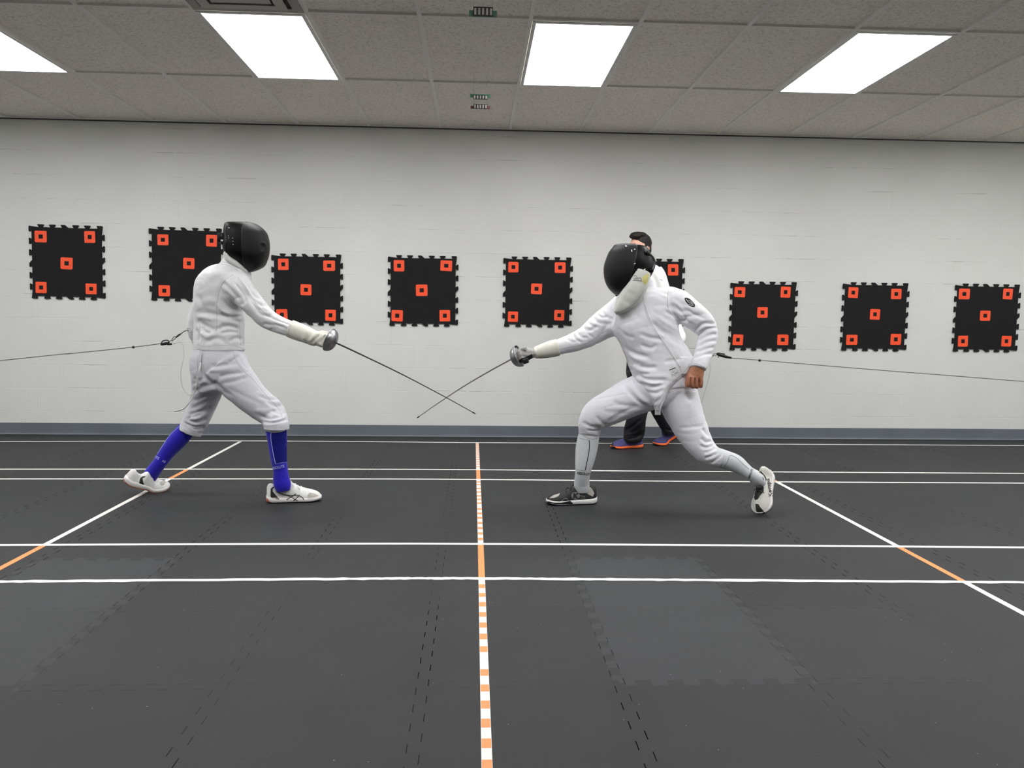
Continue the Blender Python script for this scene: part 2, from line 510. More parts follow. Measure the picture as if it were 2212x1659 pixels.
# ------------------------------------------------------------------ hanging indicator lights
def indicator(cx, w, by, bh, hy, hh, Y, rgb, label):
    """board centre row by, half height bh; housing centre row hy, half height hh (pixels)"""
    c = P(cx, by, Y); s = sc(c); hw = w/2*s
    e = empty('hanging_light', c, label, 'indicator light', 'small indicator lights hung from the ceiling')
    obj('board', [box(c, (hw, .003, bh*s))], mat('board_%d' % rgb[0], rgb, .5), e, smooth=False)
    hc_ = P(cx, hy, Y)+Vector((0, -.006, 0)); bw = hw*.7
    obj('housing', [box(hc_, (bw, .005, hh*s))], mat('indicator_black', (8, 8, 8), .5), e, smooth=False)
    for i in range(5):
        x = -bw+bw*2*(i+.5)/5
        obj('lamp', [bevel(box(hc_+Vector((x, -.006, -hh*s*.1)), (bw*.115, .002, hh*s*.78)), .0015)], mat('indicator_lens', (150, 147, 142), .4), e)
    for sx in (-1, 1):
        q = hc_+Vector((sx*bw*.98, 0, hh*s*.9))
        obj('string', [tube([q, Vector((q.x, q.y, CEIL))], .0005, 5, 1)], mat('string_grey', (150, 147, 140), .7), e)
indicator(1043.5, 60, 29.7, 6.2, 26, 9, 3.95, (46, 92, 68), 'green-edged hanging indicator near the top of the photo, nearest of the three')
indicator(1037.5, 44, 207.3, 3.5, 210.8, 4.2, 5.35, (52, 96, 72), 'green-edged hanging indicator just above the dark red one')
indicator(1037.5, 42, 232.2, 3, 230.6, 4.6, 5.5, (92, 44, 50), 'dark red-edged hanging indicator just below a green one')

# ------------------------------------------------------------------ wall targets
MM = mat('target_foam', (17, 17, 19), .75, var=.2, vscale=12, bump=.3, bscale=400, spec=.3)
MO = mat('target_orange', (255, 84, 40), .55, var=.06, vscale=30)
def puzzle_outline(h):
    """square of half-size h with dovetail tabs"""
    td = .024; per = 2*h/6
    side = []          # along +x from -h to h, tabs outward (+y)
    rnd = random.Random(2)
    for i in range(6):
        c = -h+per*(i+.78) if i < 5 else h-.012
        n_ = .0155; w_ = .027
        if i == 5:
            side += [(c-n_-.004, 0), (c-w_, td*.85), (c-w_+.006, td), (h+.002, td), (h+td*.45, td*.75), (h+td*.35, td*.45)]
        elif i == 2:
            side += [(c-n_, 0), (c-w_, td*.82), (c-w_+.005, td), (c+.006, td), (c+.033, 0)]
        else:
            side += [(c-n_, 0), (c-n_-.002, .004), (c-w_, td*.82), (c-w_+.005, td), (c+w_-.005, td), (c+w_, td*.82), (c+n_+.002, .004), (c+n_, 0)]
    out = []
    for k in range(4):
        a = -k*math.pi/2
        for x, y in side:
            y += h
            out.append((x*math.cos(a)-y*math.sin(a), x*math.sin(a)+y*math.cos(a)))
    # drop crossing corner points: keep it simple and ordered
    return out[::-1]
def ring_mark(c, w, h, ang, k):
    ux = Vector((math.cos(ang), 0, math.sin(ang))); uz = Vector((-math.sin(ang), 0, math.cos(ang)))
    r = random.Random(k)
    def rr(hw, hh, cr):
        return [(-hw+cr*r.uniform(.2, 1.3), -hh), (hw-cr*r.uniform(.2, 1.3), -hh), (hw, -hh+cr), (hw, hh-cr*r.uniform(.3, 1.2)), (hw-cr*r.uniform(.3, 1.4), hh), (-hw+cr, hh), (-hw, hh-cr*r.uniform(.4, 1.2)), (-hw, -hh+cr)]
    O = rr(w, h, w*.16); I = [(-w*.36, -h*.36), (0, -h*.36), (w*.36, -h*.36), (w*.36, 0), (w*.36, h*.36), (0, h*.36), (-w*.36, h*.36), (-w*.36, 0)]
    # inner loop matched to the outer by angle
    O.sort(key=lambda q: math.atan2(q[1], q[0])); I.sort(key=lambda q: math.atan2(q[1], q[0]))
    I = [(-.36*w, -.02*h), (-.36*w, -.36*h), (.36*w, -.36*h), (.36*w, -.36*h), (.36*w, .36*h), (.36*w, .36*h), (-.36*w, .36*h), (-.36*w, .36*h)]
    O = sorted(O, key=lambda q: math.atan2(q[1], q[0]))
    I = []
    for a, b_ in O:
        m_ = max(abs(a)/w, abs(b_)/h); I.append((a/m_*.36, b_/m_*.36))
    # snap the inner loop to true corners
    I = [(math.copysign(.36*w, a) if abs(a) > .2*w else a, math.copysign(.36*h, b_) if abs(b_) > .2*h else b_) for a, b_ in I]
    V = []; F = []; n = len(O)
    for dy in (0, -.0016):
        for L in (O, I):
            V += [c+ux*a+uz*b_+Vector((0, dy, 0)) for a, b_ in L]
    for i in range(n):
        j = (i+1) % n
        F += [(2*n+i, 2*n+j, 3*n+j, 3*n+i), (i, j, 2*n+j, 2*n+i), (n+i, 3*n+i, 3*n+j, n+j), (i, n+i, n+j, j)]
    return V, F
TG = [((145.5, 566.5), [(88, 511), (194, 512), (144, 569), (89, 621), (197, 624)], 'leftmost black foam target on the wall, apart from the fencers'),
      ((403, 571.5), [(352, 518), (457, 520), (408, 569), (355, 628), (461, 629)], 'black foam target partly behind the left fencer\'s back and mask'),
      ((664, 625.5), [(612, 571), (711, 574), (661, 626), (609, 680), (714, 681)], 'black foam target just above the left fencer\'s outstretched weapon arm'),
      ((914, 628.5), [(862, 574), (964, 574), (911, 627), (858, 682), (961, 682)], 'black foam target in full view nearest the middle of the wall'),
      ((1161.5, 631), [(1109, 577), (1210, 578), (1159, 624), (1108, 684), (1208, 681)], 'black foam target just left of the lunging fencer\'s mask'),
      ((1404, 634), [(1353, 582), (1454, 583), (1404, 629), (1352, 686), (1452, 684)], 'black foam target mostly hidden behind the referee and lunging fencer'),
      ((1648.5, 683), [(1598, 631), (1697, 631), (1647, 675), (1594, 734), (1691, 734)], 'black foam target just right of the lunging fencer\'s elbow'),
      ((1889.5, 684.5), [(1843, 632), (1936, 635), (1890, 679), (1840, 734), (1935, 733)], 'black foam target second from the right end of the wall'),
      ((2130.5, 687), [(2083, 635), (2177, 635), (2128, 682), (2080, 737), (2174, 737)], 'rightmost black foam target on the wall')]
HB = .2895
OUT = puzzle_outline(HB)
for i, (c, marks, label) in enumerate(TG):
    w = WP(*c, WALLY-.007)
    e = empty('wall_target', w, label, 'wall target', 'puzzle-edged foam targets along the far wall')
    hb = .285 if i > 1 else .292
    ol = [(a*hb/HB, b*hb/HB) for a, b in OUT]
    ang = {0: -.012, 1: -.012}.get(i, -.002)
    ux = Vector((math.cos(ang), 0, math.sin(ang))); uz = Vector((-math.sin(ang), 0, math.cos(ang)))
    obj('foam_mat', [prism(ol, w+Vector((0, -.006, 0)), ux, uz, Vector((0, .0115, 0)))], MM, e, smooth=False)
    for k, q in enumerate(marks):
        m_ = WP(*q, WALLY-.0136)
        rr_ = random.Random(i*7+k)
        obj('target_mark', [ring_mark(m_, .0475*rr_.uniform(.94, 1.08), .0475*rr_.uniform(.95, 1.06), ang+rr_.uniform(-.03, .03), i*9+k)], MO, e, smooth=False)

# ------------------------------------------------------------------ floor tape
MTW = mat('tape_white', (232, 230, 224), .45, var=.05, vscale=25)
MTO = mat('tape_orange', (255, 150, 88), .5, var=.06, vscale=25)
TW = .0285
def strip(pts, w, z0, z1, jag=0., seed=1):
    """flat tape along floor points"""
    A = [Vector(q) for q in pts]; r = random.Random(seed); V = []; F = []
    for i, c in enumerate(A):
        t = (A[min(i+1, len(A)-1)]-A[max(i-1, 0)]).normalized(); s = Vector((-t.y, t.x, 0))
        a = w/2+r.uniform(-jag, jag*.3); b = w/2+r.uniform(-jag, jag*.3)
        for z in (z0, z1):
            V += [Vector((c.x+s.x*a, c.y+s.y*a, z)), Vector((c.x-s.x*b, c.y-s.y*b, z))]
    for i in range(len(A)-1):
        k = 4*i
        F += [(k+2, k+3, k+7, k+6), (k, k+4, k+5, k+1), (k, k+2, k+6, k+4), (k+1, k+5, k+7, k+3)]
    k = 4*(len(A)-1); F += [(0, 1, 3, 2), (k, k+2, k+3, k+1)]
    return V, F
LINES = [([(-60, 954.6), (0, 954.3), (468, 952.5), (740, 953.8), (1031, 956.3), (1480, 958.6), (2212, 962.6), (2280, 963)], 0, 'long white floor line nearest the wall, along the cove base'),
         ([(-60, 1013.8), (0, 1013.8), (740, 1013.8), (1031, 1015), (1480, 1018.5), (2212, 1022.9), (2280, 1023.4)], 0, 'long white floor line second from the wall, upper of the close pair'),
         ([(-60, 1034.9), (0, 1034.9), (740, 1034.9), (1031, 1036), (1480, 1040), (2212, 1044), (2280, 1044.4)], 0, 'long white floor line third from the wall, lower of the close pair'),
         ([(-60, 1178.2), (0, 1177.8), (740, 1175), (1031, 1175.4), (1480, 1177.8), (2212, 1183), (2280, 1183.6)], 0, 'clean straight white floor line in front of the fencers\' feet'),
         ([(-60, 1258.6), (0, 1257), (740, 1251), (1031, 1250), (1480, 1253.2), (2212, 1258.5), (2280, 1259)], .0055, 'ragged-edged white floor line nearest the camera')]
LP = []
for k, (pp, jag, lab) in enumerate(LINES):
    A = catmull([(*q,) for q in pp], 30 if jag else 10)
    pts = [G(*q) for q in A]
    # carry each line on to the side walls
    a, b = pts[1], pts[0]; d = (pts[0]-pts[12]).normalized(); pts.insert(0, b+d*((X0+.03-b.x)/d.x))
    b = pts[-1]; d = (pts[-1]-pts[-12]).normalized(); pts.append(b+d*((X1-.03-b.x)/d.x))
    LP.append(pts)
    o = obj('floor_tape', [strip(pts, TW+(.004 if jag else 0), .0004, .0014, jag, 5+k)], MTW, None, smooth=False)
    tag(o, lab, 'tape line', 'long tape lines bounding the fencing strips')
def line_y(k, x):
    pts = LP[k]
    for a, b in zip(pts, pts[1:]):
        if a.x <= x <= b.x: return a.y+(b.y-a.y)*(x-a.x)/(b.x-a.x)
    return (pts[0] if x < pts[0].x else pts[-1]).y
def seg(pa, pb, m, label, group, w=TW, dashes=None):
    a = G(*pa); b = G(*pb)
    n = 12
    parts = [strip([a.lerp(b, i/n) for i in range(n+1)], w, .0003, .0011)]
    o = obj('floor_tape', parts, m, None, smooth=False)
    tag(o, label, 'tape line', group)
    if dashes:
        for y0, y1 in dashes:
            f = lambda y: (lambda t: G(pa[0]+(pb[0]-pa[0])*t, y))((y-pa[1])/(pb[1]-pa[1]))
            obj('orange_dash', [strip([f(y0), f(y1)], w*.93, .0008, .0016)], MTO, o, smooth=False)
    return o
def dz(v, h=None):
    return 1200+v/2.989
near = [(187, 212), (244, 268), (303, 331), (368, 397), (435, 467), (507, 543), (588, 625), (737, 778), (836, 880), (940, 990), (1057, 1113), (1185, 1245), (1322, 1385)]
near = [(dz(a), dz(b)) for a, b in near]
mid = [(880+v/2.989-h, 880+v/2.989+h) for v, h in ((482, 1.2), (500, 1.3), (525, 1.4), (548, 1.5), (573, 1.6), (595, 1.7), (620, 1.8), (658, 1.9), (686, 2), (715, 2.1), (748, 2.3), (781, 2.4), (816, 2.5), (852, 2.7))]
far = [(880+v/2.989-.75, 880+v/2.989+.75) for v in (238, 249, 260, 271, 283, 296, 309, 323, 338, 353, 368, 384)]
gC = 'pieces of the dashed centre line'
seg((1031, 957), (1032.8, 1015), MTW, 'orange-dashed white centre tape on the strip by the wall', gC, .0265, far)
seg((1032.8, 1015.5), (1033.4, 1035.5), MTO, 'short plain orange centre tape between the close pair of lines', gC, .0265)
seg((1033.4, 1036.5), (1038.4, 1175), MTW, 'orange-dashed white centre tape between the two fencers', gC, .0265, mid)
seg((1038.4, 1176), (1040.6, 1250), MTO, 'long plain orange centre tape nearer the camera', gC, .0265)
seg((1040.6, 1251), (1053, 1690), MTW, 'orange-dashed white centre tape running off the bottom of the photo', gC, .0265, near)
gL = 'pieces of the left crosswise line'; gR = 'pieces of the right crosswise line'
def onA(y): return (521-(y-953)*(521-95)/(1178-953), y)
def onB(y): return (1676+(y-1040)*(2077-1676)/(1254-1040), y)
seg(onA(954), onA(1014.3), MTW, 'white crosswise tape behind the left fencer, on the strip by the wall', gL)
seg(onA(1014.6), onA(1034.6), MTO, 'short orange crosswise tape by the left fencer\'s back shoe', gL)
seg(onA(1035.6), onA(1177), MTW, 'white crosswise tape running under the left fencer\'s back foot', gL)
seg(onA(1178), onA(1257.6), MTO, 'orange crosswise tape at the left edge of the photo', gL)
seg(onB(960.5), onB(1020), MTW, 'white crosswise tape on the wall strip, hidden by the lunging fencer\'s back leg', gR)
seg(onB(1020.4), onB(1041.2), MTO, 'short orange crosswise tape behind the lunging fencer\'s back shoe', gR)
seg(onB(1041.6), onB(1181.4), MTW, 'white crosswise tape right of the lunging fencer\'s back shoe', gR)
seg(onB(1182.2), onB(1256.4), MTO, 'orange crosswise tape between the two nearest lines, right side', gR)
seg(onB(1257.6), onB(1400), MTW, 'white crosswise tape running out at the lower right corner', gR)
# ------------------------------------------------------------------ people: materials
M_JK = mat('jacket_cloth', (218, 218, 219), .82, var=.03, vscale=40, bump=.25, bscale=420, bdist=.0015, sheen=.15, spec=.25)
M_BR = mat('breeches_cloth', (200, 200, 206), .82, var=.03, vscale=40, bump=.25, bscale=420, bdist=.0015, sheen=.15, spec=.25)
M_JKR = mat('jacket_bright', (229, 229, 233), .82, var=.03, vscale=40, bump=.25, bscale=420, bdist=.0015, sheen=.15, spec=.25)
M_BRR = mat('breeches_bright', (226, 226, 232), .82, var=.03, vscale=40, bump=.25, bscale=420, bdist=.0015, sheen=.15, spec=.25)
M_SEAM = mat('seam_thread', (168, 168, 170), .9)
M_BLUE = mat('sock_blue', (38, 28, 176), .8, var=.12, vscale=60, bump=.3, bscale=500, sheen=.2, spec=.2)
M_BLUED = mat('sock_navy', (22, 26, 120), .8, var=.12, vscale=60, spec=.2)
M_WSOCK = mat('sock_white', (205, 208, 210), .85, var=.05, vscale=60, bump=.3, bscale=500, spec=.2)
M_PRINTB = mat('print_black', (20, 20, 22), .7)
M_PRINTP = mat('print_pale', (170, 178, 235), .7)
M_SHW = mat('shoe_white', (226, 226, 222), .55, var=.06, vscale=60, bump=.15, bscale=250)
M_SHG = mat('shoe_grey', (178, 174, 166), .7, var=.1, vscale=80)
M_SHB = mat('shoe_black', (16, 16, 18), .55, var=.2, vscale=60, bump=.15, bscale=250)
M_SOLEW = mat('sole_white', (222, 220, 216), .5)
M_GUM = mat('sole_gum', (196, 108, 72), .5)
M_SOLEB = mat('sole_black', (14, 14, 14), .6)
M_ORG = mat('sole_orange', (255, 112, 44), .5)
M_NAVY = mat('shoe_navy', (72, 70, 122), .7, var=.2, vscale=120)
M_MASK = mat('mask_wire', (6, 6, 7), .36, bump=.6, bscale=800, bdist=.002, spec=.28)
M_PAD = mat('mask_pad', (4, 4, 5), .42, var=.2, vscale=30, bump=.15, bscale=60, spec=.2)
M_TRIM = mat('mask_trim', (9, 9, 9), .35)
M_RIVET = mat('rivet_steel', (220, 220, 222), .25, 1.)
M_BIB = mat('bib_cloth', (206, 207, 200), .85, var=.05, vscale=25, bump=.3, bscale=300)
M_YEL = mat('bib_yellow', (214, 208, 130), .8, var=.15, vscale=60)
M_INK = mat('ink_grey', (120, 116, 116), .9)
M_GLW = mat('glove_cream', (214, 212, 200), .75, var=.08, vscale=25, bump=.2, bscale=250)
M_GLG = mat('glove_grey', (168, 166, 163), .8, var=.15, vscale=40, bump=.2, bscale=250)
M_GLB = mat('glove_palm', (26, 25, 25), .7)
M_STEEL = mat('guard_steel', (176, 176, 180), .34, 1., bump=.05, bscale=60, var=.15, vscale=40)
M_BLD = mat('blade_steel', (70, 70, 72), .4, .9)
M_BLR = mat('blade_bright', (168, 168, 168), .4, .85)
M_GRIP = mat('grip_black', (15, 15, 15), .5)
M_CORD = mat('reel_cord', (88, 90, 88), .6)
M_WCORD = mat('white_cord', (196, 197, 192), .6)
M_BLK = mat('plug_black', (12, 12, 12), .45)
M_SKIN = mat('skin_tan', (172, 116, 88), .5, var=.12, vscale=60, bump=.15, bscale=250)
M_SKINL = mat('skin_light', (226, 170, 146), .5, var=.06, vscale=50, bump=.1, bscale=300)
M_HAIR = mat('hair_dark', (24, 19, 18), .5, var=.3, vscale=150, bump=.8, bscale=160, bdist=.006, spec=.4)
M_SHIRT = mat('shirt_white', (240, 240, 238), .8, bump=.15, bscale=300, sheen=.1)
M_TRO = mat('trouser_navy', (16, 16, 24), .75, var=.2, vscale=12, bump=.2, bscale=300)
M_EYE = mat('eye_white', (225, 222, 215), .25)
M_LIP = mat('lip', (176, 104, 92), .5)

def boxz(c, ux, uy, uz, h):
    return box(c, h, Matrix((ux, uy, uz)).transposed())
def multibvh(*os):
    V = []; F = []
    for o in os:
        k = len(V); V += [v.co for v in o.data.vertices]; F += [tuple(i+k for i in p.vertices) for p in o.data.polygons]
    return BVHTree.FromPolygons(V, F)
def sheet(name, bv, polys, m, parent, off=.0009, grid=2.5):
    return obj(name, [poly_sheet(bv, p, off, grid) for p in polys], m, parent)
def seams(name, bv, lines, m, parent, r=.0010, off=-.0001, step=3.):
    for l in lines:
        for q in drape_tube(bv, l, r, off, step): obj(name, q, m, parent)
def lettering(bv, s, o, u, v, m, parent, name='lettering', off=.0012, bold=.02):
    V, F = text2d(s, o, u, v, bold); return obj(name, drape2d(bv, V, F, off), m, parent, smooth=False)

# ------------------------------------------------------------------ head, hands, shoes
def head_parts(c, fwd, up, k=1.0):
    """closed pieces for a head: c = middle of the head"""
    f = fwd.normalized(); s = f.cross(up).normalized(); u = s.cross(f).normalized(); R = (s, f, u)
    q = lambda a, b, d: c+(s*a+f*b+u*d)*k
    e = lambda p, ax, **kw: ellip(q(*p), R, [x*k for x in ax], **kw)
    L = [e((0, -.014, .030), (.075, .092, .085)), e((0, .012, -.035), (.062, .074, .078)), e((0, .052, -.078), (.036, .034, .026)),
         e((0, .066, .022), (.054, .020, .014)), e((0, .072, -.046), (.030, .018, .018))]
    # nose, cheeks
    L.append(ring_loft([[q(math.cos(a)*w, y, z+math.sin(a)*h) for a in [2*math.pi*j/10 for j in range(10)]] for w, y, z, h in
                        ((.007, .070, .026, .008), (.009, .084, .006, .010), (.014, .099, -.016, .012), (.017, .094, -.024, .009), (.008, .070, -.028, .006))]))
    for t in (-1, 1):
        L.append(e((t*.041, .043, -.012), (.021, .024, .022)))
        L.append(ellip(q(t*.078, -.012, -.004), ((s*t+f*-.5).normalized(), u, (f+s*t*.5).normalized()), (.008*k, .030*k, .018*k)))
        L.append(ellip(q(t*.077, -.008, -.026), ((s*t+f*-.5).normalized(), u, (f+s*t*.5).normalized()), (.008*k, .012*k, .011*k)))
    L.append(e((0, .084, -.050), (.024, .008, .006))); L.append(e((0, .082, -.062), (.021, .009, .007)))
    return L, q, R
def finger(pts, r):
    return tube(pts, [r*1.0, r*1.05, r*.95, r*.9, r*.72][:len(pts)] if len(pts) <= 5 else r, 10, 4)
def open_hand(wr, d, side, nrm, k=1.0, curl=.5, thumb=1):
    """relaxed hand: wr wrist, d towards the fingers, side towards the thumb, nrm = palm facing"""
    d = d.normalized(); side = (side-d*side.dot(d)).normalized(); nrm = d.cross(side) if nrm is None else nrm.normalized()
    L = []
    rings = []
    for t, a, b in ((-.02, .026, .02), (.0, .027, .019), (.03, .036, .017), (.06, .041, .016), (.085, .041, .014), (.095, .036, .01)):
        rings.append([wr+d*t*k+side*a*k*math.cos(x)+nrm*b*k*math.sin(x) for x in [2*math.pi*j/16 for j in range(16)]])
    L.append(ring_loft(rings))
    for i, (o, ln, r) in enumerate(((.031, .074, .0086), (.011, .082, .009), (-.010, .076, .0086), (-.030, .060, .0076))):
        p = wr+d*.083*k+side*o*k; pts = [p-d*.012]
        a = .15
        dirs = []
        for m_ in range(3):
            a += curl*(.5+.2*m_+.08*i); dirs.append((d*math.cos(a)+nrm*math.sin(a)).normalized())
        pts.append(p)
        for m_, fr in enumerate((.44, .31, .25)):
            p = p+dirs[m_]*ln*fr*k; pts.append(p)
        L.append(tube(pts, [r*k, r*1.05*k, r*k, r*.92*k, r*.75*k], 10, 4))
    b = wr+d*.022*k+side*.028*k
    L.append(tube([b-side*.01, b+(side*.6+d*.4)*.022*k, b+(side*.62+d*.75+nrm*.25)*.05*k, b+(side*.5+d*1.1+nrm*.5)*.068*k], [.013*k, .0115*k, .0095*k, .0075*k], 10, 4))
    return L
SH_UP = [(0, .020, .090), (.03, .030, .106), (.09, .036, .108), (.17, .0385, .094), (.27, .039, .090), (.35, .039, .118), (.42, .038, .116), (.54, .042, .096), (.66, .0465, .080), (.78, .047, .070), (.88, .042, .061), (.95, .031, .050), (1, .014, .034)]
SH_SO = [(-.012, .014), (.0, .024), (.05, .035), (.15, .0425), (.3, .0425), (.45, .0425), (.6, .046), (.72, .051), (.84, .049), (.92, .040), (.98, .026), (1.008, .011)]
def shoe(parent, ball, X, Z, L, bend, mu, ms, wk=1.0, lace=None, ms2=None, split=.028, sole_h=1.0, lat=0., hk=1.):
    """ball = point under the ball of the foot, X toe direction, Z up"""
    X = X.normalized(); Z = (Z-X*Z.dot(X)).normalized(); Yv = Z.cross(X); bx = .68*L; cb, sb = math.cos(bend), math.sin(bend)
    def T(x, y, z):
        x -= bx
        w = min(1, max(0, -x/.05)); a = bend*w
        if x < 0 and bend: x, z = x*math.cos(a)+z*math.sin(a), -x*math.sin(a)+z*math.cos(a)
        return ball+X*x+Yv*y+Z*z
    rings = []
    for t, w, zt in [tuple(q) for q in catmull(SH_UP, 3)]:
        r = []; x = t*L; w *= wk; zb = .016; zt *= hk; off = lat*.008*math.sin(math.pi*t)
        if t < .3 and t > .12: dip = .014*math.sin((t-.12)/.18*math.pi)
        else: dip = 0
        for j in range(22):
            th = 2*math.pi*j/22; c = math.cos(th); s_ = math.sin(th)
            y = w*math.copysign(abs(c)**.75, c)*(1-.34*max(0, s_)**1.5)
            z = zb+(zt-zb)*(max(0, s_)**.85) if s_ > 0 else zb+.012*s_
            r.append(T(x, y+off, z-dip*max(0, s_)*abs(c)))
        rings.append(r)
    up = obj('shoe', ring_loft(rings), mu, parent)
    def sole(z0, z1, name, m, k=1.0):
        rg = []
        for t, w in [tuple(q) for q in catmull(SH_SO, 3)]:
            x = t*L; w *= wk*k; off = lat*.008*math.sin(math.pi*max(0, min(1, t)))
            ro = .012*max(0, (t-.72)/.28)**2+.008*max(0, (.12-t)/.12)**2
            hi = z1*(1.15-.38*min(1, max(0, t)))
            a = z0+ro; b = max(a+.004, hi+ro*.7)
            rg.append([T(x, off-w*.93, a), T(x, off+w*.93, a), T(x, off+w, a+.004), T(x, off+w, (a+b)/2), T(x, off+w*.97, b), T(x, off-w*.97, b), T(x, off-w, (a+b)/2), T(x, off-w, a+.004)])
        return obj(name, ring_loft(rg), m, up)
    so = sole(.004, .030*sole_h, 'sole', ms)
    ou = sole(.0, .0075, 'outsole', ms2 or ms, .985)
    if lace is not None:
        lp = []
        for i in range(5):
            t0 = .40+.055*i; zt = np.interp(t0, [q[0] for q in SH_UP], [q[2] for q in SH_UP]); hw = .017+.003*i
            pts = [T(t0*L+.006*(-1)**i*a, hw*a, zt-.012*a*a+.001) for a in (-1, -.5, 0, .5, 1)]
            lp.append(tube(pts, .0024, 6, 3))
        for s_ in (-1, 1):
            lp.append(tube([T(.37*L, s_*.004, .119), T(.36*L, s_*.018, .127), T(.42*L, s_*.030, .116), T(.45*L, s_*.012, .112)], .0022, 6, 4))
        obj('laces', lp, lace, up)
    return up, so, ou, T
def flat_shoe(parent, heel, toe, *a, **k):
    X = toe-heel; L = X.length; X.normalize()
    return shoe(parent, heel+X*.68*L, X, Vector((0, 0, 1)), L, 0, *a, **k)
def halves(me, co, no):
    out = []
    for side in (0, 1):
        bm = bmesh.new(); bm.from_mesh(me)
        bmesh.ops.bisect_plane(bm, geom=bm.verts[:]+bm.edges[:]+bm.faces[:], plane_co=co, plane_no=no, clear_outer=side == 0, clear_inner=side == 1)
        loop = [v.co.copy() for v in bm.verts if any(e.is_boundary for e in v.link_edges)]
        m2 = bpy.data.meshes.new('m'); bm.to_mesh(m2); bm.free(); out.append((m2, loop))
    return out
def loop_tube(pts, no, r):
    c = sum(pts, Vector())/len(pts); u = (pts[0]-c).normalized(); no = no.normalized(); v = no.cross(u)
    pts = sorted(pts, key=lambda p: math.atan2((p-c).dot(v), (p-c).dot(u)))
    q = [pts[0]]
    for p in pts[1:]:
        if (p-q[-1]).length > .008: q.append(p)
    return tube(q+[q[0]], r, 8, 1)
def bell(name, parent, rim, ax, R, depth, m):
    """cup guard: rim centre, ax points to the blade"""
    pr = []
    for i in range(11):
        a = math.pi/2*i/10; pr.append((depth*math.sin(a), R*math.cos(a)**.8 if i < 10 else .006))
    inner = [(h*.94-.0005, max(r-.0022, .002)) for h, r in pr[::-1]]
    lip = [(-.001, R-.002), (-.003, R+.001), (-.001, R+.0025), (.002, R+.001)]
    return obj(name, lathe(inner+lip+pr, rim, ax, 56, True), m, parent)

# ================================================================== left fencer
YLF = G(632, 1087).y; YLR = G(330, 1061).y; YL = (YLF+YLR)/2+.02
base = G(470, 1075)
LFT = empty('person', base, 'person fencing at left in white uniform, blue socks and black mask, seen from behind', 'person')
A_ = YL-.07
L_torso = [(493, 571, YL, 26, .075), (494, 579, YL, 43, .105), (488, 592, YL, 52, .125), (483, 606, YL, 57, .13), (480, 625, YL, 58, .132), (476.5, 645, YL, 55.5, .128), (471.5, 665, YL, 51.5, .12), (474, 690, YL, 52.5, .112), (473.5, 715, YL, 53, .11), (473.5, 740, YL, 53.5, .115), (473.5, 757, YL, 53.5, .118)]
L_collar = [(499, 592, YL, 36, .09), (503, 574, YL, 30, .075), (507, 556, YL, 24, .063), (509, 545, YL, 22, .06)]
L_arm = [(496, 607, A_+.02, 36, .085), (513, 622, A_-.01, 33, .078), (532, 642, A_-.02, 27, .066), (553, 665, A_-.03, 24, .060), (577, 689, A_-.03, 21.5, .054), (605, 702.5, A_-.03, 18.8, .048), (632, 712, A_-.03, 17.4, .045), (646, 718, A_-.03, 15.5, .04)]
L_farm = [(470, 606, YL+.09, 27, .07), (443, 652, YL+.14, 23, .06), (425, 704, YL+.17, 20.5, .055), (434, 742, YL+.19, 16.5, .045), (446, 770, YL+.22, 13.5, .038)]
jk = union([loft(L_torso, hor=True, p=2.25), loft(L_collar, hor=True), loft(L_arm), loft(L_farm)], .0052, 5)
z1 = zoom(360, 460, 5.183)
wrinkle(jk, [(z1((620, 770), (700, 850), (825, 990)), 7, -.008), (z1((600, 950), (690, 1040), (800, 1090), (865, 1110)), 7, -.008), (z1((560, 1010), (620, 1090), (700, 1130)), 6, .005),
             (z1((335, 1105), (480, 1125), (590, 1150), (720, 1190), (865, 1225)), 8, -.010), (z1((340, 1200), (430, 1265), (545, 1315)), 7, -.008), (z1((560, 1310), (680, 1265), (810, 1295)), 7, -.010),
             (z1((380, 1330), (450, 1390), (530, 1345)), 8, .007), (z1((430, 1455), (560, 1405), (660, 1440)), 7, -.006), (z1((700, 1440), (780, 1400), (850, 1420)), 6, -.005), (z1((700, 660), (640, 760), (580, 900), (565, 1050)), 6, -.005),
             (z1((930, 900), (1020, 1010), (1130, 1050), (1190, 1100)), 6, -.008), (z1((860, 840), (930, 960), (1000, 1060), (1060, 1110)), 6, -.007), (z1((1060, 1000), (1130, 1080), (1230, 1120)), 5, .006),
             (z1((1080, 1130), (1200, 1180), (1380, 1250)), 5, -.006), (z1((1070, 1240), (1180, 1260), (1330, 1290)), 6, -.007), (z1((1150, 1300), (1260, 1310), (1370, 1350)), 5, -.005), (z1((830, 1040), (880, 980), (900, 900)), 6, -.006),
             (z1((800, 720), (860, 800), (950, 900)), 5, .004), (z1((440, 640), (600, 620), (760, 640)), 9, -.003), (z1((380, 1010), (480, 980), (560, 1000)), 10, .005), (z1((320, 900), (400, 1010), (420, 1100)), 8, -.004),
             (z1((760, 780), (850, 900), (900, 1010)), 4, -.006), (z1((900, 800), (960, 900), (1060, 980)), 4, -.005), (z1((1000, 1100), (1090, 1150), (1180, 1150)), 4, -.006), (z1((1180, 1120), (1280, 1170), (1400, 1210)), 4, -.004), (z1((1200, 1240), (1300, 1280), (1380, 1330)), 4, -.005),
             (z1((590, 1120), (680, 1160), (800, 1160), (850, 1150)), 5, -.007), (z1((590, 1350), (700, 1330), (800, 1340)), 5, -.006), (z1((330, 1300), (360, 1370), (350, 1440)), 5, -.006), (z1((380, 1270), (430, 1330), (500, 1350)), 5, -.006), (z1((640, 880), (720, 960), (790, 1060)), 5, -.006), (z1((350, 1160), (430, 1170), (520, 1200)), 6, .005)], .0022, 11, (1, 1, 1.6), 3., .0045)
LJ = link('jacket', jk, M_JK, LFT)
b = bvh(LJ)
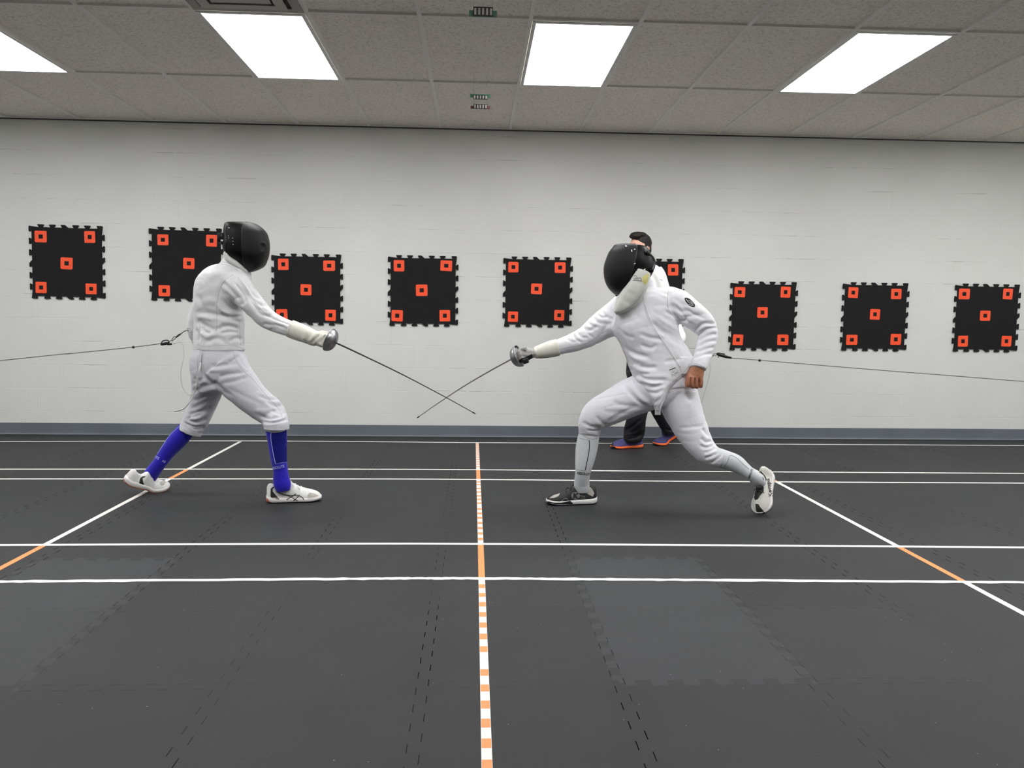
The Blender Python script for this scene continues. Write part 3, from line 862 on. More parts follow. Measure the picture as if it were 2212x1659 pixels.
seams('seam', b, [z1((795, 715), (900, 850), (990, 1000), (1070, 1090), (1150, 1160), (1400, 1255), (1500, 1285)), z1((745, 690), (640, 770), (585, 900), (560, 1060), (560, 1290), (545, 1320)),
                  z1((325, 1470), (420, 1495), (520, 1490), (640, 1480), (760, 1490), (855, 1520)), z1((370, 1240), (365, 1370), (355, 1480)), z1((815, 1200), (822, 1350), (825, 1490)),
                  z1((600, 545), (690, 560), (770, 600)), z1((590, 565), (690, 590), (760, 620), (800, 650))], M_SEAM, LJ)
L_pel = [(472.5, 740, YL, 49, .105), (472.5, 757, YL, 52.5, .115), (472.5, 775, YL, 59, .13), (474.5, 795, YL, 62, .135), (475, 815, YL, 59, .13), (470, 832, YL, 50, .115), (468, 846, YL, 36, .09)]
L_fth = [(478, 786, YL-.05, 48, .10), (496, 806, YL-.05, 46, .098), (522, 835, YL-.06, 40, .09), (550, 864, YL-.08, 34.5, .078), (581, 888, YL-.09, 31.5, .07), (592, 903, YL-.09, 28.5, .066), (596, 916, YLF+.01, 26, .063), (597, 925, YLF+.01, 26, .063)]
L_rth = [(455, 792, YL+.05, 43, .10), (448, 842, YL+.07, 33, .085), (437, 876, YL+.09, 28.5, .075), (424, 907, YL+.09, 26.5, .07), (416, 921, YL+.09, 24.5, .064), (411.5, 929, YL+.09, 24, .062)]
br = union([loft(L_pel, hor=True, p=2.2), loft(L_fth), loft(L_rth)], .0052, 5)
z2 = zoom(260, 720, 4.148)
wrinkle(br, [(z2((735, 170), (722, 270), (735, 370), (800, 430), (905, 505)), 6, -.013), (z2((810, 300), (920, 285), (1050, 265)), 6, -.008), (z2((880, 395), (960, 370), (1100, 345)), 6, -.008), (z2((800, 340), (900, 330), (1000, 310)), 6, .005),
             (z2((920, 450), (1020, 430), (1140, 390)), 6, -.005), (z2((645, 520), (760, 480), (870, 440)), 6, -.007), (z2((650, 440), (720, 470), (800, 440)), 6, -.006), (z2((650, 560), (740, 530), (870, 490)), 6, .005),
             (z2((1300, 600), (1390, 650), (1470, 640)), 6, -.007), (z2((1250, 745), (1340, 760), (1460, 735)), 5, -.010), (z2((1270, 790), (1380, 800), (1490, 770)), 4, -.009), (z2((1200, 690), (1300, 700), (1400, 680)), 7, .006),
             (z2((640, 680), (740, 625), (860, 560)), 6, -.006), (z2((610, 730), (720, 700), (820, 660)), 5, -.008), (z2((590, 770), (680, 800), (780, 760)), 5, -.008), (z2((570, 800), (660, 840), (760, 830)), 4, -.007), (z2((620, 760), (690, 760), (790, 710)), 5, .006),
             (z2((940, 480), (1100, 560), (1300, 650)), 7, -.003),
             (z2((1060, 190), (1090, 260), (1150, 320)), 4, -.006), (z2((1100, 210), (1130, 270), (1190, 320)), 3.5, -.005), (z2((960, 260), (1010, 240), (1060, 200)), 5, -.006), (z2((840, 420), (900, 500), (1000, 560)), 7, -.005), (z2((1240, 560), (1330, 590), (1420, 590)), 5, -.005), (z2((1350, 690), (1420, 720), (1490, 710)), 4, -.007),
             (z2((650, 400), (700, 430), (740, 400)), 5, -.006), (z2((650, 600), (720, 590), (790, 540)), 5, -.005), (z2((590, 760), (660, 750), (720, 730)), 4, -.007), (z2((650, 870), (700, 860), (760, 850)), 4, -.006)], .0018, 10, (1, 1, 1), 9., .0035)
LB = link('breeches', br, M_BR, LFT)
b = bvh(LB)
seams('seam', b, [z2((1010, 155), (1030, 230), (1090, 320), (1200, 430), (1320, 570), (1420, 680), (1455, 770)), z2((690, 190), (690, 290), (685, 370), (650, 365)), z2((735, 180), (724, 260), (728, 330)), z2((555, 850), (620, 880), (700, 888)), z2((1295, 835), (1390, 820), (1490, 800))], M_SEAM, LB)
seams('zip', b, [z2((735, 190), (724, 260), (725, 310))], M_INK, LB, .0016)
obj('cuff', [loft([(596, 913, YLF+.01, 26, .066), (597, 920, YLF+.01, 27, .069), (597, 926.5, YLF+.01, 27.0, .071)], k=3, n=40)], M_BR, LB)
obj('cuff', [loft([(417, 919, YL+.09, 23.5, .063), (413, 926, YL+.09, 24.5, .065), (409.5, 933, YL+.09, 25, .066)], k=3, n=40)], M_BR, LB)
for _o in [q for q in LB.children if q.name.startswith('cuff')]: wrinkle(_o.data, [], .003, 38)
L_fso = [(596.5, 919, YLF+.01, 21.5, .055), (597, 932, YLF+.01, 21.5, .056), (599, 952, YLF+.02, 20.5, .056), (601.5, 985, YLF+.02, 17.8, .05), (606, 1016, YLF+.02, 15.6, .042), (608, 1036, YLF+.01, 17.4, .037), (610.5, 1049, YLF, 17.6, .032), (612, 1060, YLF, 14, .026)]
L_rso = [(408, 921, YL+.09, 18, .05), (402, 929, YL+.09, 18.6, .052), (384, 950, YL+.09, 19.6, .055), (362, 976, YL+.09, 16.5, .048), (345, 1000, YL+.08, 14.3, .04), (330, 1020, YL+.085, 15.0, .036), (322, 1033, YL+.09, 14.5, .03), (320, 1042, YL+.09, 11, .024)]
fs = obj('sock', [loft(L_fso, n=36, k=6)], M_BLUE, LFT); rs = obj('sock', [loft(L_rso, n=36, k=6)], M_BLUE, LFT)
zs = zoom(560, 920, 9.219)
b = bvh(fs)
sheet('sock_panel', b, [zs((245, 60), (535, 40), (545, 300), (552, 720), (440, 738), (340, 760), (290, 600), (240, 300))], M_BLUED, fs, .0006)
seams('sock_stripe', b, [zs((238, 95), (232, 250), (262, 450), (300, 650), (330, 765))], M_PRINTP, fs, .0022, .0006)
seams('sock_stripe', b, [zs((335, 760), (440, 735), (550, 722))], M_PRINTP, fs, .0008, .0006)
lettering(b, 'ABSOLUTE', (586, 1015.2), (5.9, -1.2), (-1.2, -8.2), M_PRINTP, fs)
b = bvh(rs)
seams('sock_stripe', b, [z2((530, 835), (440, 920), (385, 1000), (325, 1090))], M_PRINTP, rs, .0016, .0006)
V2, F2 = text2d('UTE', (331, 987.5), (6.4, 3.0), (3.6, -6.4)); V3, F3 = text2d('AB', (349.5, 997), (5.5, 2.6), (3.4, -6.4))
obj('lettering', [drape2d(b, V2, F2, .0012), drape2d(b, V3, F3, .0012)], M_PRINTP, rs, smooth=False)
# shoes
heel = G(577, 1085); toe = G(694, 1081)
up, so, ou, T = flat_shoe(LFT, heel, toe, M_SHW, M_SOLEW, lace=M_SHW, ms2=M_SOLEB)
b = multibvh(up, so)
sheet('heel_panel', b, [zs((228, 1250), (270, 1215), (305, 1212), (268, 1262), (272, 1312), (405, 1462), (240, 1440), (224, 1390))], M_SHB, up)
seams('side_stripe', b, [zs((345, 1312), (480, 1368), (600, 1400), (700, 1455), (770, 1495)), zs((490, 1368), (620, 1385), (760, 1382), (850, 1420), (893, 1472)), zs((545, 1468), (640, 1412), (735, 1350)), zs((682, 1493), (750, 1430), (815, 1362))], M_SHB, up, .0022, .0002)
sheet('toe_patch', b, [zs((965, 1370), (1000, 1330), (1100, 1345), (1180, 1395), (1060, 1450), (960, 1450))], M_SHG, up)
sheet('sole_insert', b, [zs((400, 1522), (640, 1545), (700, 1572), (470, 1582), (445, 1550))], M_SOLEB, so)
sheet('sole_insert', b, [zs((715, 1562), (780, 1520), (850, 1526), (890, 1568))], M_GUM, so)
sheet('sole_insert', b, [zs((135, 1420), (160, 1440), (250, 1560), (215, 1560), (150, 1490))], M_GUM, so)
ball = G(331, 1062.5)+Vector((0, 0, .013)); d_ = Vector((math.cos(.72), math.sin(.72), 0))
up, so, ou, T = shoe(LFT, ball, d_, Vector((.226, -.257, .94)), .28, .42, M_SHW, M_SOLEW, lace=None, ms2=M_GUM, hk=.84)
b = multibvh(up, so)
zr = zoom(260, 980, 11.06)
sheet('heel_panel', bvh(up), [zr((470, 590), (520, 545), (600, 535), (595, 560), (530, 590), (545, 680), (590, 800), (500, 800), (435, 775))], M_SHB, up)
sheet('sole_insert', b, [zr((180, 740), (280, 770), (410, 850), (380, 900), (260, 830), (170, 770))], M_GUM, so)
sheet('toe_patch', b, [zr((940, 680), (1060, 620), (1090, 690), (1020, 760), (960, 760))], M_SHG, up)
# mask
MY = YL-.01
L_mask = [(517, 480.8, MY, 22, .05), (519, 483, MY, 31, .072), (523, 488, MY, 36, .086), (529, 500, MY, 43.5, .1), (531.5, 515, MY, 46.5, .106), (531.5, 531, MY, 48, .108), (533.5, 550, MY, 44.5, .105), (541, 563, MY, 33, .092), (544.5, 573, MY, 24.5, .078), (544, 581, MY, 13.5, .05), (539, 586.5, MY, 6, .02)]
mm = union([loft(L_mask, hor=True, p=2.5, k=6, n=40)], .0055, 3)
nrm = (RT*1.0+UP*-.02).normalized()
(h0, lp0), (h1, lp1) = halves(mm, P(536.5, 530, MY), nrm)
co, no = vget(h1); vset(h1, co+no*.0022)
wrinkle(h1, [(zoom(460, 470, 12.764)((1300, 720), (1380, 690), (1430, 720), (1460, 820), (1420, 930), (1330, 960)), 3, .004), (zoom(460, 470, 12.764)((1310, 740), (1380, 800), (1350, 900)), 3, -.003)], .0012, 14)
LM = link('mask', h0, M_PAD, LFT)
link('mask_mesh', h1, M_MASK, LM)
obj('mask_trim', [loop_tube(lp0, nrm, .0036)], M_TRIM, LM)
b = bvh(LM)
zm = zoom(460, 470, 12.764)
for q in ((445, 290), (432, 505), (440, 565), (548, 572), (550, 657), (555, 745)):
    _h = cast(b, *zm(q)[0], .001)
    if _h: obj('rivet', [ellip(_h, (RT, FW, UP), (.0028, .0022, .0028), 10, 6)], M_RIVET, LM)
obj('mask_trim', drape_tube(b, zm((360, 230), (345, 420), (365, 640), (355, 900), (385, 1110), (520, 1230), (650, 1315), (800, 1400), (950, 1490)), .0035, 0, 2), M_TRIM, LM)
obj('back_strap', [bevel(boxz(P(484, 517, MY+.0), RT, FW, UP, (.019, .062, .027)), .007), tube([P(480, 510, MY-.05), P(477.5, 518, MY-.045), P(480, 527, MY-.05)], .006, 8), tube([P(480, 510, MY+.05), P(477.5, 518, MY+.045), P(480, 527, MY+.05)], .006, 8)], M_PAD, LM)
obj('buckle', [box(P(480, 520, MY-.066), (.008, .003, .006)), tube([P(479, 506, MY-.055), P(478, 509, MY-.06)], .0025, 8)], M_RIVET, LM)
obj('bib', [loft([(489, 548, MY, 7, .078), (497, 561, MY, 10, .088), (512, 572.5, MY, 11, .092), (524, 581, MY, 10.5, .08), (536, 590, MY, 5, .05)], k=5)], M_BIB, LM)
# glove and gripping hand
GY = A_-.03
cuff = loft([(625, 708.5, GY, 19.2, .05), (640, 715, GY, 19.4, .051), (658, 721.5, GY, 18.6, .049), (671, 727.5, GY, 17.2, .046), (680, 731.5, GY, 16.6, .044), (684, 732.5, GY, 14.5, .04)], n=32)
hand = loft([(676, 728, GY, 13, .036), (686, 730.5, GY, 15.8, .036), (697, 733.5, GY, 17.0, .036), (706, 736, GY, 16.4, .034), (711, 737.5, GY, 12, .026)], n=28)
ax = (P(1022, 891, GY)-P(729, 741, GY)).normalized(); sd = Vector((-ax.z, 0, ax.x)).normalized()
if sd.z < 0: sd = -sd
dpt = Vector((0, 1, 0))
kn = P(704, 735.5, GY)
fg = []
for i, o in enumerate((.026, .008, -.010, -.027)):
    p = kn+sd*o-dpt*.026
    fg.append(tube([p-ax*.02, p+ax*.004, p+ax*.022+dpt*.012, p+ax*.022+dpt*.04, p+dpt*.05-ax*.004], [.0105, .0112, .0105, .0098, .008], 10, 4))
tb = kn+sd*.034
fg.append(tube([tb-ax*.045-sd*.006, tb-ax*.018+sd*.004, tb+ax*.008+sd*.006, tb+ax*.026+sd*.002], [.013, .0125, .0115, .009], 10, 4))
gl = union([cuff, hand]+fg, .004, 3)
wrinkle(gl, [([(673, 741), (681, 733), (690, 722)], 3.5, -.007), ([(668, 738), (675, 728), (682, 719)], 4, .005), ([(652, 735), (660, 726), (664, 712)], 5, .003), ([(690, 741), (700, 730), (708, 722)], 4, -.003)], .0012, 16)
LG = link('glove', gl, M_GLW, LFT)
seams('seam', bvh(LG), [[(629, 691), (626.5, 705), (622, 727)]], M_SEAM, LG, .0012)
# body under the clothes
hd, hq, hR = head_parts(P(523, 534, MY), (RT*.96+FW*.25-UP*.12).normalized(), (UP+RT*.1).normalized(), .92)
wrist = P(447, 772, YL+.22)
body = [loft(L_torso[2:], hor=True, mul=.78), loft([(500, 596, YL, 26, .07), (507, 570, YL, 19, .052), (514, 548, YL, 18, .05), (518, 538, YL, 17, .048)], hor=True), loft(L_arm, mul=.68), loft([(640, 716, GY, 11, .03), (684, 731, GY, 10, .028), (708, 737, GY, 11, .022)]),
        loft(L_farm, mul=.72), loft(L_pel, hor=True, mul=.8), loft(L_fth, mul=.76), loft(L_rth, mul=.76), loft(L_fso, mul=.84), loft(L_rso, mul=.82)]
body += open_hand(wrist, Vector((.18, .02, -1)), Vector((.9, -.2, .1)), Vector((.2, .95, 0)), .95)
link('body', union(body+hd, .0055, 3), M_SKINL, LFT)

# ================================================================== lunging fencer
YRF = G(1235, 1089).y; YRR = G(1645, 1113).y; YR = YRF-.03
base = G(1440, 1095)
RGT = empty('person', base, 'person lunging at right in white uniform and socks, black mask with white bib', 'person')
AR = YR+.06; AN = YR-.04
R_torso = [(1398, 622, YR+.01, 36, .075), (1401, 628, YR+.01, 52, .10), (1397, 640, YR, 63, .118), (1393, 660, YR, 70, .13), (1392, 685, YR, 72, .135), (1393, 712, YR, 73, .135), (1404, 735, YR, 70, .132), (1416, 755, YR, 72, .13), (1424, 775, YR, 72, .132), (1425, 795, YR, 66, .137), (1422, 815, YR-.005, 54, .141), (1416, 838, YR-.012, 33, .137), (1416, 860, YR-.02, 18.5, .128), (1417, 878, YR-.025, 8.5, .11), (1417.5, 885, YR-.03, 6, .10)]
R_flap = [(1470, 770, YR-.01, 34, .125), (1472, 790, YR-.01, 27, .13), (1470, 806, YR-.01, 18, .128)]
R_arm = [(1352, 672, AR-.01, 40, .09), (1325, 690, AR, 35, .078), (1298, 706, AR, 30.5, .068), (1266, 728, AR, 24.5, .058), (1240, 739.5, AR, 20.5, .052), (1214, 747.5, AR, 17.6, .047), (1192, 754, AR, 15.5, .042), (1178, 758, AR, 14, .04)]
R_near = [(1437, 650, AN+.03, 33, .085), (1462, 658, AN, 34, .078), (1490, 677, AN-.02, 30, .068), (1514, 696, AN-.02, 27.5, .062), (1528, 717, AN-.02, 23, .058), (1527, 740, AN-.04, 20.5, .053), (1519, 765, AN-.07, 19.5, .049), (1512, 784, AN-.1, 18.6, .047), (1508.5, 796.5, AN-.113, 17.6, .042)]
jk = union([loft(R_torso, hor=True, p=2.3), loft(R_flap, hor=True), loft([(1398, 640, YR+.01, 34, .085), (1391, 622, YR+.01, 27, .07), (1386, 602, YR+.01, 22, .06)], hor=True), loft(R_arm), loft(R_near)], .0052, 5)
z3 = zoom(1080, 480, 3.95)
wrinkle(jk, [(z3((1190, 950), (1280, 985), (1410, 1000)), 6, -.005), (z3((1190, 1045), (1290, 1075), (1345, 1040)), 6, -.005), (z3((1000, 1020), (1110, 1105), (1280, 1155)), 7, -.007), (z3((1010, 1060), (1120, 1150), (1260, 1190)), 7, .005),
             (z3((1410, 760), (1500, 800), (1560, 860)), 6, -.010), (z3((1440, 700), (1540, 760), (1650, 760)), 8, -.006), (z3((1290, 850), (1400, 930), (1590, 1030)), 7, -.008), (z3((1330, 910), (1450, 990), (1600, 1070)), 7, -.007), (z3((1340, 800), (1430, 870), (1530, 930)), 7, .006),
             (z3((1120, 1195), (1230, 1240), (1340, 1235)), 6, -.009), (z3((1130, 1290), (1260, 1345), (1440, 1345)), 7, -.010), (z3((1190, 1365), (1300, 1405), (1430, 1370)), 7, -.010), (z3((1150, 1330), (1280, 1375), (1400, 1370)), 6, .006), (z3((1230, 1440), (1330, 1460), (1400, 1420)), 6, -.006),
             (z3((1660, 930), (1740, 865), (1840, 870)), 5, -.010), (z3((1680, 970), (1760, 915), (1850, 900)), 4, -.008), (z3((1690, 1010), (1780, 965), (1850, 955)), 4, -.008), (z3((1690, 1060), (1770, 1020), (1845, 1010)), 4, -.008), (z3((1680, 1110), (1760, 1080), (1830, 1065)), 4, -.007), (z3((1660, 1160), (1740, 1130), (1815, 1120)), 4, -.006),
             (z3((1560, 860), (1620, 800), (1760, 790)), 7, -.007), (z3((1480, 640), (1560, 720), (1600, 800)), 7, -.005), (z3((780, 800), (840, 855), (930, 870)), 5, -.007), (z3((850, 740), (900, 800), (960, 830)), 5, -.006), (z3((690, 890), (760, 920), (830, 890)), 5, -.007), (z3((650, 930), (700, 980), (760, 985)), 4, -.006), (z3((560, 985), (610, 1020), (660, 1020)), 4, -.004),
             (z3((930, 900), (960, 820), (960, 740)), 6, -.005), (z3((1240, 570), (1330, 575), (1440, 620)), 6, -.005), (z3((1220, 620), (1330, 610), (1420, 660)), 6, -.004), (z3((1440, 600), (1440, 700), (1420, 780)), 5, -.004),
             (z3((1590, 740), (1650, 780), (1760, 830)), 4, -.006), (z3((1520, 850), (1600, 850), (1680, 900)), 4, -.007), (z3((1480, 690), (1560, 790), (1590, 850)), 5, -.006), (z3((720, 830), (780, 880), (850, 900)), 4, -.006), (z3((800, 770), (870, 810), (920, 800)), 4, -.006), (z3((620, 950), (650, 1000), (700, 1030)), 3.5, -.006), (z3((740, 870), (740, 940), (800, 990)), 4, -.005), (z3((870, 960), (900, 900), (950, 850)), 5, -.006),
             (z3((1100, 1240), (1180, 1290), (1280, 1300)), 5, -.006), (z3((1060, 1100), (1150, 1190), (1200, 1200)), 5, -.006), (z3((1400, 1190), (1480, 1180), (1580, 1160)), 6, -.004), (z3((1000, 900), (1060, 960), (1150, 990)), 6, -.004), (z3((1260, 1500), (1320, 1540), (1370, 1500)), 5, -.005), (z3((1100, 760), (1200, 700), (1230, 640)), 7, -.004)], .0020, 11, (1, 1, 1.6), 21., .0032)
RJ = link('jacket', jk, M_JKR, RGT)
b = bvh(RJ)
seams('seam', b, [z3((1215, 600), (1230, 700), (1260, 820), (1320, 930), (1430, 1090), (1560, 1290)), z3((480, 1090), (600, 1065), (740, 1030), (850, 960), (935, 905)), z3((1640, 1190), (1590, 1285), (1450, 1410), (1385, 1520), (1345, 1590)), z3((1625, 1200), (1560, 1290), (1430, 1405), (1360, 1520), (1325, 1580)),
                  z3((1440, 570), (1430, 660), (1445, 760), (1520, 850)), z3((1640, 1200), (1700, 1215), (1755, 1245)), z3((1060, 1150), (1130, 1330), (1235, 1480), (1300, 1585))], M_SEAM, RJ)
seams('zip_flap', b, [z3((1240, 700), (1275, 820), (1335, 930), (1445, 1090), (1540, 1240))], M_JK, RJ, .0035, -.001)
lab = z3((1437, 1262), (1500, 1228), (1530, 1290), (1470, 1325))
sheet('label', b, [lab], mat('label_white', (214, 216, 216), .7), RJ, .0012, 2.)
bars = []
for (x0, y0), (x1, y1), w in (((1442, 1263), (1496, 1242), 3.2), ((1464, 1283), (1488, 1274), 1.5), ((1462, 1305), (1478, 1299), 1.8), ((1486, 1294), (1518, 1280), 1.8), ((1480, 1309), (1500, 1300), 1.2)):
    n_ = Vector((y0-y1, x1-x0)).normalized()*w
    bars.append(z3((x0+n_.x, y0+n_.y), (x1+n_.x, y1+n_.y), (x1-n_.x, y1-n_.y), (x0-n_.x, y0-n_.y)))
sheet('label_print', b, bars, M_PRINTB, RJ, .0018, 1.5)
zp = zoom(1400, 620, 6.383)
sheet('sleeve_badge', b, [zp(*[(574+92*math.cos(a)*.74-36*math.sin(a)*.67, 213+92*math.cos(a)*.67+36*math.sin(a)*.74) for a in [2*math.pi*j/22 for j in range(22)]])], M_PRINTB, RJ, .0012, 1.5)
seams('badge_print', b, [zp((520, 165), (560, 215), (610, 225)), zp((545, 190), (590, 200), (625, 240)), zp((560, 235), (600, 255), (635, 262)), zp((590, 215), (605, 240), (620, 250))], M_JK, RJ, .0013, .0016, 1.5)
R_pel = [(1428, 772, YR+.01, 66, .112), (1432, 795, YR+.01, 66, .118), (1440, 815, YR+.005, 63, .122), (1443, 836, YR, 60, .12), (1432, 856, YR, 50, .112), (1420, 874, YR, 32, .09)]
R_fth = [(1424, 833, YR+.02, 44, .105), (1396, 846, YR+.01, 43, .10), (1364, 858, YR, 41.5, .093), (1326, 877, YR, 38, .085), (1290, 896, YR+.01, 34, .076), (1275, 914, YR+.02, 26.5, .066), (1274, 930, YR+.03, 23.5, .06)]
R_rth = [(1455, 822, YR, 48, .108), (1462, 848, YR-.01, 44, .105), (1472, 880, YR-.03, 43, .10), (1488, 917, YR-.05, 37.5, .09), (1506, 951, YR-.08, 32, .08), (1525, 975, YR-.11, 26.5, .066), (1544, 987, YR-.13, 22, .058), (1559, 991, YR-.14, 21, .056)]
br = union([loft(R_pel, hor=True, p=2.2), loft(R_fth), loft(R_rth)], .0052, 5)
z4 = zoom(1160, 780, 3.95)
wrinkle(br, [(z4((830, 140), (880, 240), (960, 340)), 6, -.008), (z4((780, 180), (860, 290), (940, 370)), 6, .005), (z4((740, 210), (850, 330), (950, 390)), 6, -.006), (z4((960, 400), (820, 400), (700, 460), (570, 545)), 6, -.004), (z4((640, 350), (760, 380), (900, 370)), 7, -.004), (z4((560, 420), (640, 440), (740, 430)), 7, -.003),
             (z4((390, 520), (460, 560), (545, 560)), 5, -.006), (z4((430, 590), (490, 600), (540, 590)), 4, -.008), (z4((500, 470), (560, 530), (600, 550)), 6, -.005), (z4((1130, 250), (1250, 235), (1350, 245)), 4, -.006), (z4((1270, 270), (1290, 320), (1330, 330)), 7, -.004),
             (z4((1410, 570), (1450, 620), (1480, 640)), 5, -.007), (z4((1400, 650), (1440, 690), (1500, 680)), 5, -.009), (z4((1390, 720), (1450, 740), (1510, 710)), 5, -.009), (z4((1420, 780), (1470, 770), (1530, 740)), 5, -.007), (z4((1430, 830), (1490, 810), (1550, 770)), 4, -.007), (z4((1480, 870), (1530, 840), (1570, 790)), 4, -.006), (z4((1210, 570), (1320, 565), (1430, 545)), 5, -.003)], .0015, 9, (1, 1, 1), 31., .0022)
RB = link('breeches', br, M_BRR, RGT)
b = bvh(RB)
seams('seam', b, [z4((960, 405), (830, 395), (720, 450), (620, 520), (545, 590)), z4((1120, 265), (1200, 245), (1355, 247)), z4((1075, 300), (1130, 270), (1200, 250)), z4((365, 570), (440, 610), (535, 605))], M_SEAM, RB)
obj('cuff', [loft([(1274, 924, YR+.025, 23.5, .06), (1273.5, 932, YR+.03, 23.8, .061), (1273, 938, YR+.03, 23.2, .06)], k=3, n=40)], M_BR, RB)
obj('crotch_strap', [bevel(boxz(P(1421, 889, YR-.095), RT, FW, UP, (.016, .003, .019)), .003)], M_JK, RJ)
R_fso = [(1274, 915, YR+.03, 22, .055), (1273, 934, YR+.03, 22.2, .056), (1267.5, 966, YR+.03, 23.6, .058), (1262.5, 998, YR+.02, 20.2, .05), (1258.5, 1023, YR+.02, 16.2, .042), (1256.5, 1044, YRF, 16.6, .036), (1257, 1054, YRF, 16, .031), (1257, 1064, YRF, 12, .025)]
R_rso = [(1540, 983, YR-.13, 19, .05), (1560, 991, YR-.14, 20.2, .053), (1588, 1001, YR-.16, 19.4, .05), (1606, 1013, YR-.18, 15.5, .044), (1621, 1024, YR-.2, 13, .038), (1633, 1033.5, YR-.20, 14.2, .038), (1640, 1041, YR-.19, 14, .034), (1646, 1048, YR-.18, 10, .026)]
fs = obj('sock', [loft(R_fso, n=36, k=6)], M_WSOCK, RGT); rs = obj('sock', [loft(R_rso, n=36, k=6)], M_WSOCK, RGT)
zq = zoom(1160, 920, 9.219)
b = bvh(fs)
seams('sock_stripe', b, [zq((1040, 285), (1045, 420), (1020, 600), (985, 760), (960, 900))], M_PRINTB, fs, .0022, .0004)
seams('sock_line', b, [zq((835, 235), (920, 265), (1040, 280)), zq((765, 860), (860, 880), (960, 898)), zq((870, 155), (1000, 235), (1110, 262), (1235, 235))], M_INK, fs, .0009, .0004)
lettering(b, 'ABSOLUTE', (1246, 1024), (6.5, .75), (.5, -7.6), M_PRINTB, fs)
b = bvh(rs)
zw = zoom(1560, 960, 10.37)
seams('sock_line', b, [zw((5, 525), (90, 440), (140, 330), (165, 255), (230, 255), (330, 310), (450, 420), (600, 555))], M_INK, rs, .0011, .0004)
lettering(b, 'ABSOLUTE', (1619.5, 1034.6), (1.5, -4.3), (-5.6, -2.4), M_PRINTB, rs)
# shoes
heel = G(1287, 1086.5); toe = G(1181, 1089.5)
up, so, ou, T = flat_shoe(RGT, heel, toe, M_SHB, M_SOLEW, lace=M_SHB, ms2=M_SOLEB)
b = multibvh(up, so)
zq2 = zq
sheet('heel_panel', b, [zq((925, 1300), (1000, 1265), (1060, 1215), (1100, 1260), (1140, 1340), (1110, 1410), (1000, 1350))], M_SHG, up)
sheet('toe_panel', b, [zq((240, 1440), (330, 1380), (460, 1340), (430, 1400), (340, 1435))], M_SHG, up)
sheet('sole_front', b, [zq((205, 1500), (330, 1530), (480, 1530), (660, 1490), (720, 1545), (640, 1590), (250, 1590))], M_SOLEB, so)
seams('side_line', b, [zq((860, 1385), (930, 1375)), zq((870, 1410), (970, 1408)), zq((860, 1440), (975, 1438)), zq((390, 1530), (480, 1500), (560, 1440), (620, 1470))], M_SHG, up, .0008, .0004, 1.5)
cx_, cy_ = zq((770, 1390))[0]
sheet('logo_disc', b, [[(cx_+9.6*math.cos(a), cy_+8.2*math.sin(a)) for a in [2*math.pi*j/24 for j in range(24)]]], mat('logo_grey', (120, 120, 120), .6), up, .001, 1.5)
lettering(b, 'K', (cx_-6.6, cy_+5.4), (17, .2), (2.2, -15), M_SHB, up, 'logo_letter', .0018, .05)
Tt = G(1644, 1113.5, .004); Hh = P(1660, 1024, YRR+.14)
X = (Tt-Hh).normalized(); Lr = (Tt-Hh).length
Zv = Vector((-.62, -.62, .42))
up, so, ou, T = shoe(RGT, Hh+X*.68*Lr, X, Zv, Lr, 0, M_SHG, M_SOLEW, lace=M_SHB, ms2=M_SOLEB, wk=1.12, hk=.84)
up.data.materials[0] = mat('shoe_pale', (206, 206, 198), .65, var=.08, vscale=80, bump=.2, bscale=200)
b = multibvh(up, so)
sheet('toe_panel', b, [zw((745, 1330), (815, 1340), (850, 1400), (960, 1530), (985, 1560), (850, 1600), (790, 1570), (755, 1450))], M_SHB, up)
sheet('tongue', b, [zw((650, 910), (730, 945), (870, 870), (920, 900), (930, 1050), (870, 1120), (800, 1230), (740, 1250), (690, 1150), (680, 1020))], M_SHB, up)
sheet('collar_lining', bvh(up), [zw((820, 590), (870, 600), (960, 700), (1000, 780), (970, 850), (920, 890), (965, 790), (930, 700))], M_SHB, up)
lettering(b, 'Kempa', (1668.5, 1073), (-2.6, -14.0), (-11.0, 1.6), M_SHB, up, 'lettering', .0014, .02)
# mask
KY = YR-.06
R_mask = [(1352, 528, KY, 18, .04), (1358, 530.5, KY, 31, .07), (1361, 535, KY, 37, .082), (1360, 545, KY, 44, .095), (1360, 560, KY, 50, .105), (1359, 575, KY, 53.5, .108), (1357, 590, KY, 52, .107), (1353, 606, KY, 45.5, .10), (1349, 620, KY, 35.5, .088), (1344, 630, KY, 22, .066), (1338, 636.5, KY, 8, .03)]
mm = union([loft(R_mask, hor=True, p=2.3, k=6, n=40)], .0055, 3)
pa = P(1369, 531, KY-.04); pb = P(1366, 583, KY-.1); nrm = (pb-pa).cross(P(1337, 636, KY)-pa).normalized()
if nrm.dot(RT) > 0: nrm = -nrm
(h0, lp0), (h1, lp1) = halves(mm, pb, nrm)
co, no = vget(h1); vset(h1, co+no*.0022)
RM = link('mask', h0, M_PAD, RGT)
RMM = link('mask_mesh', h1, M_MASK, RM)
obj('mask_trim', [loop_tube(lp0, nrm, .0036)], M_TRIM, RM)
bibo = obj('bib', [loft([(1385, 591, KY-.012, 20, .104), (1382, 600, KY-.014, 21.5, .109), (1375, 617, KY-.014, 24, .112), (1363, 637, KY-.012, 24.5, .108), (1350, 655, KY-.01, 20, .095), (1338, 667, KY-.005, 13, .085), (1328, 674.5, KY, 5, .07)], k=6, n=44, p=3.0)], M_BIB, RM)
wrinkle(bibo.data, [([(1368, 602), (1378, 610), (1392, 612)], 5, -.003), ([(1352, 628), (1362, 634), (1376, 640)], 5, -.003), ([(1345, 648), (1356, 654), (1368, 656)], 4, -.0025)], .001, 18)
b = bvh(bibo)
zk = zoom(1280, 500, 8.294)
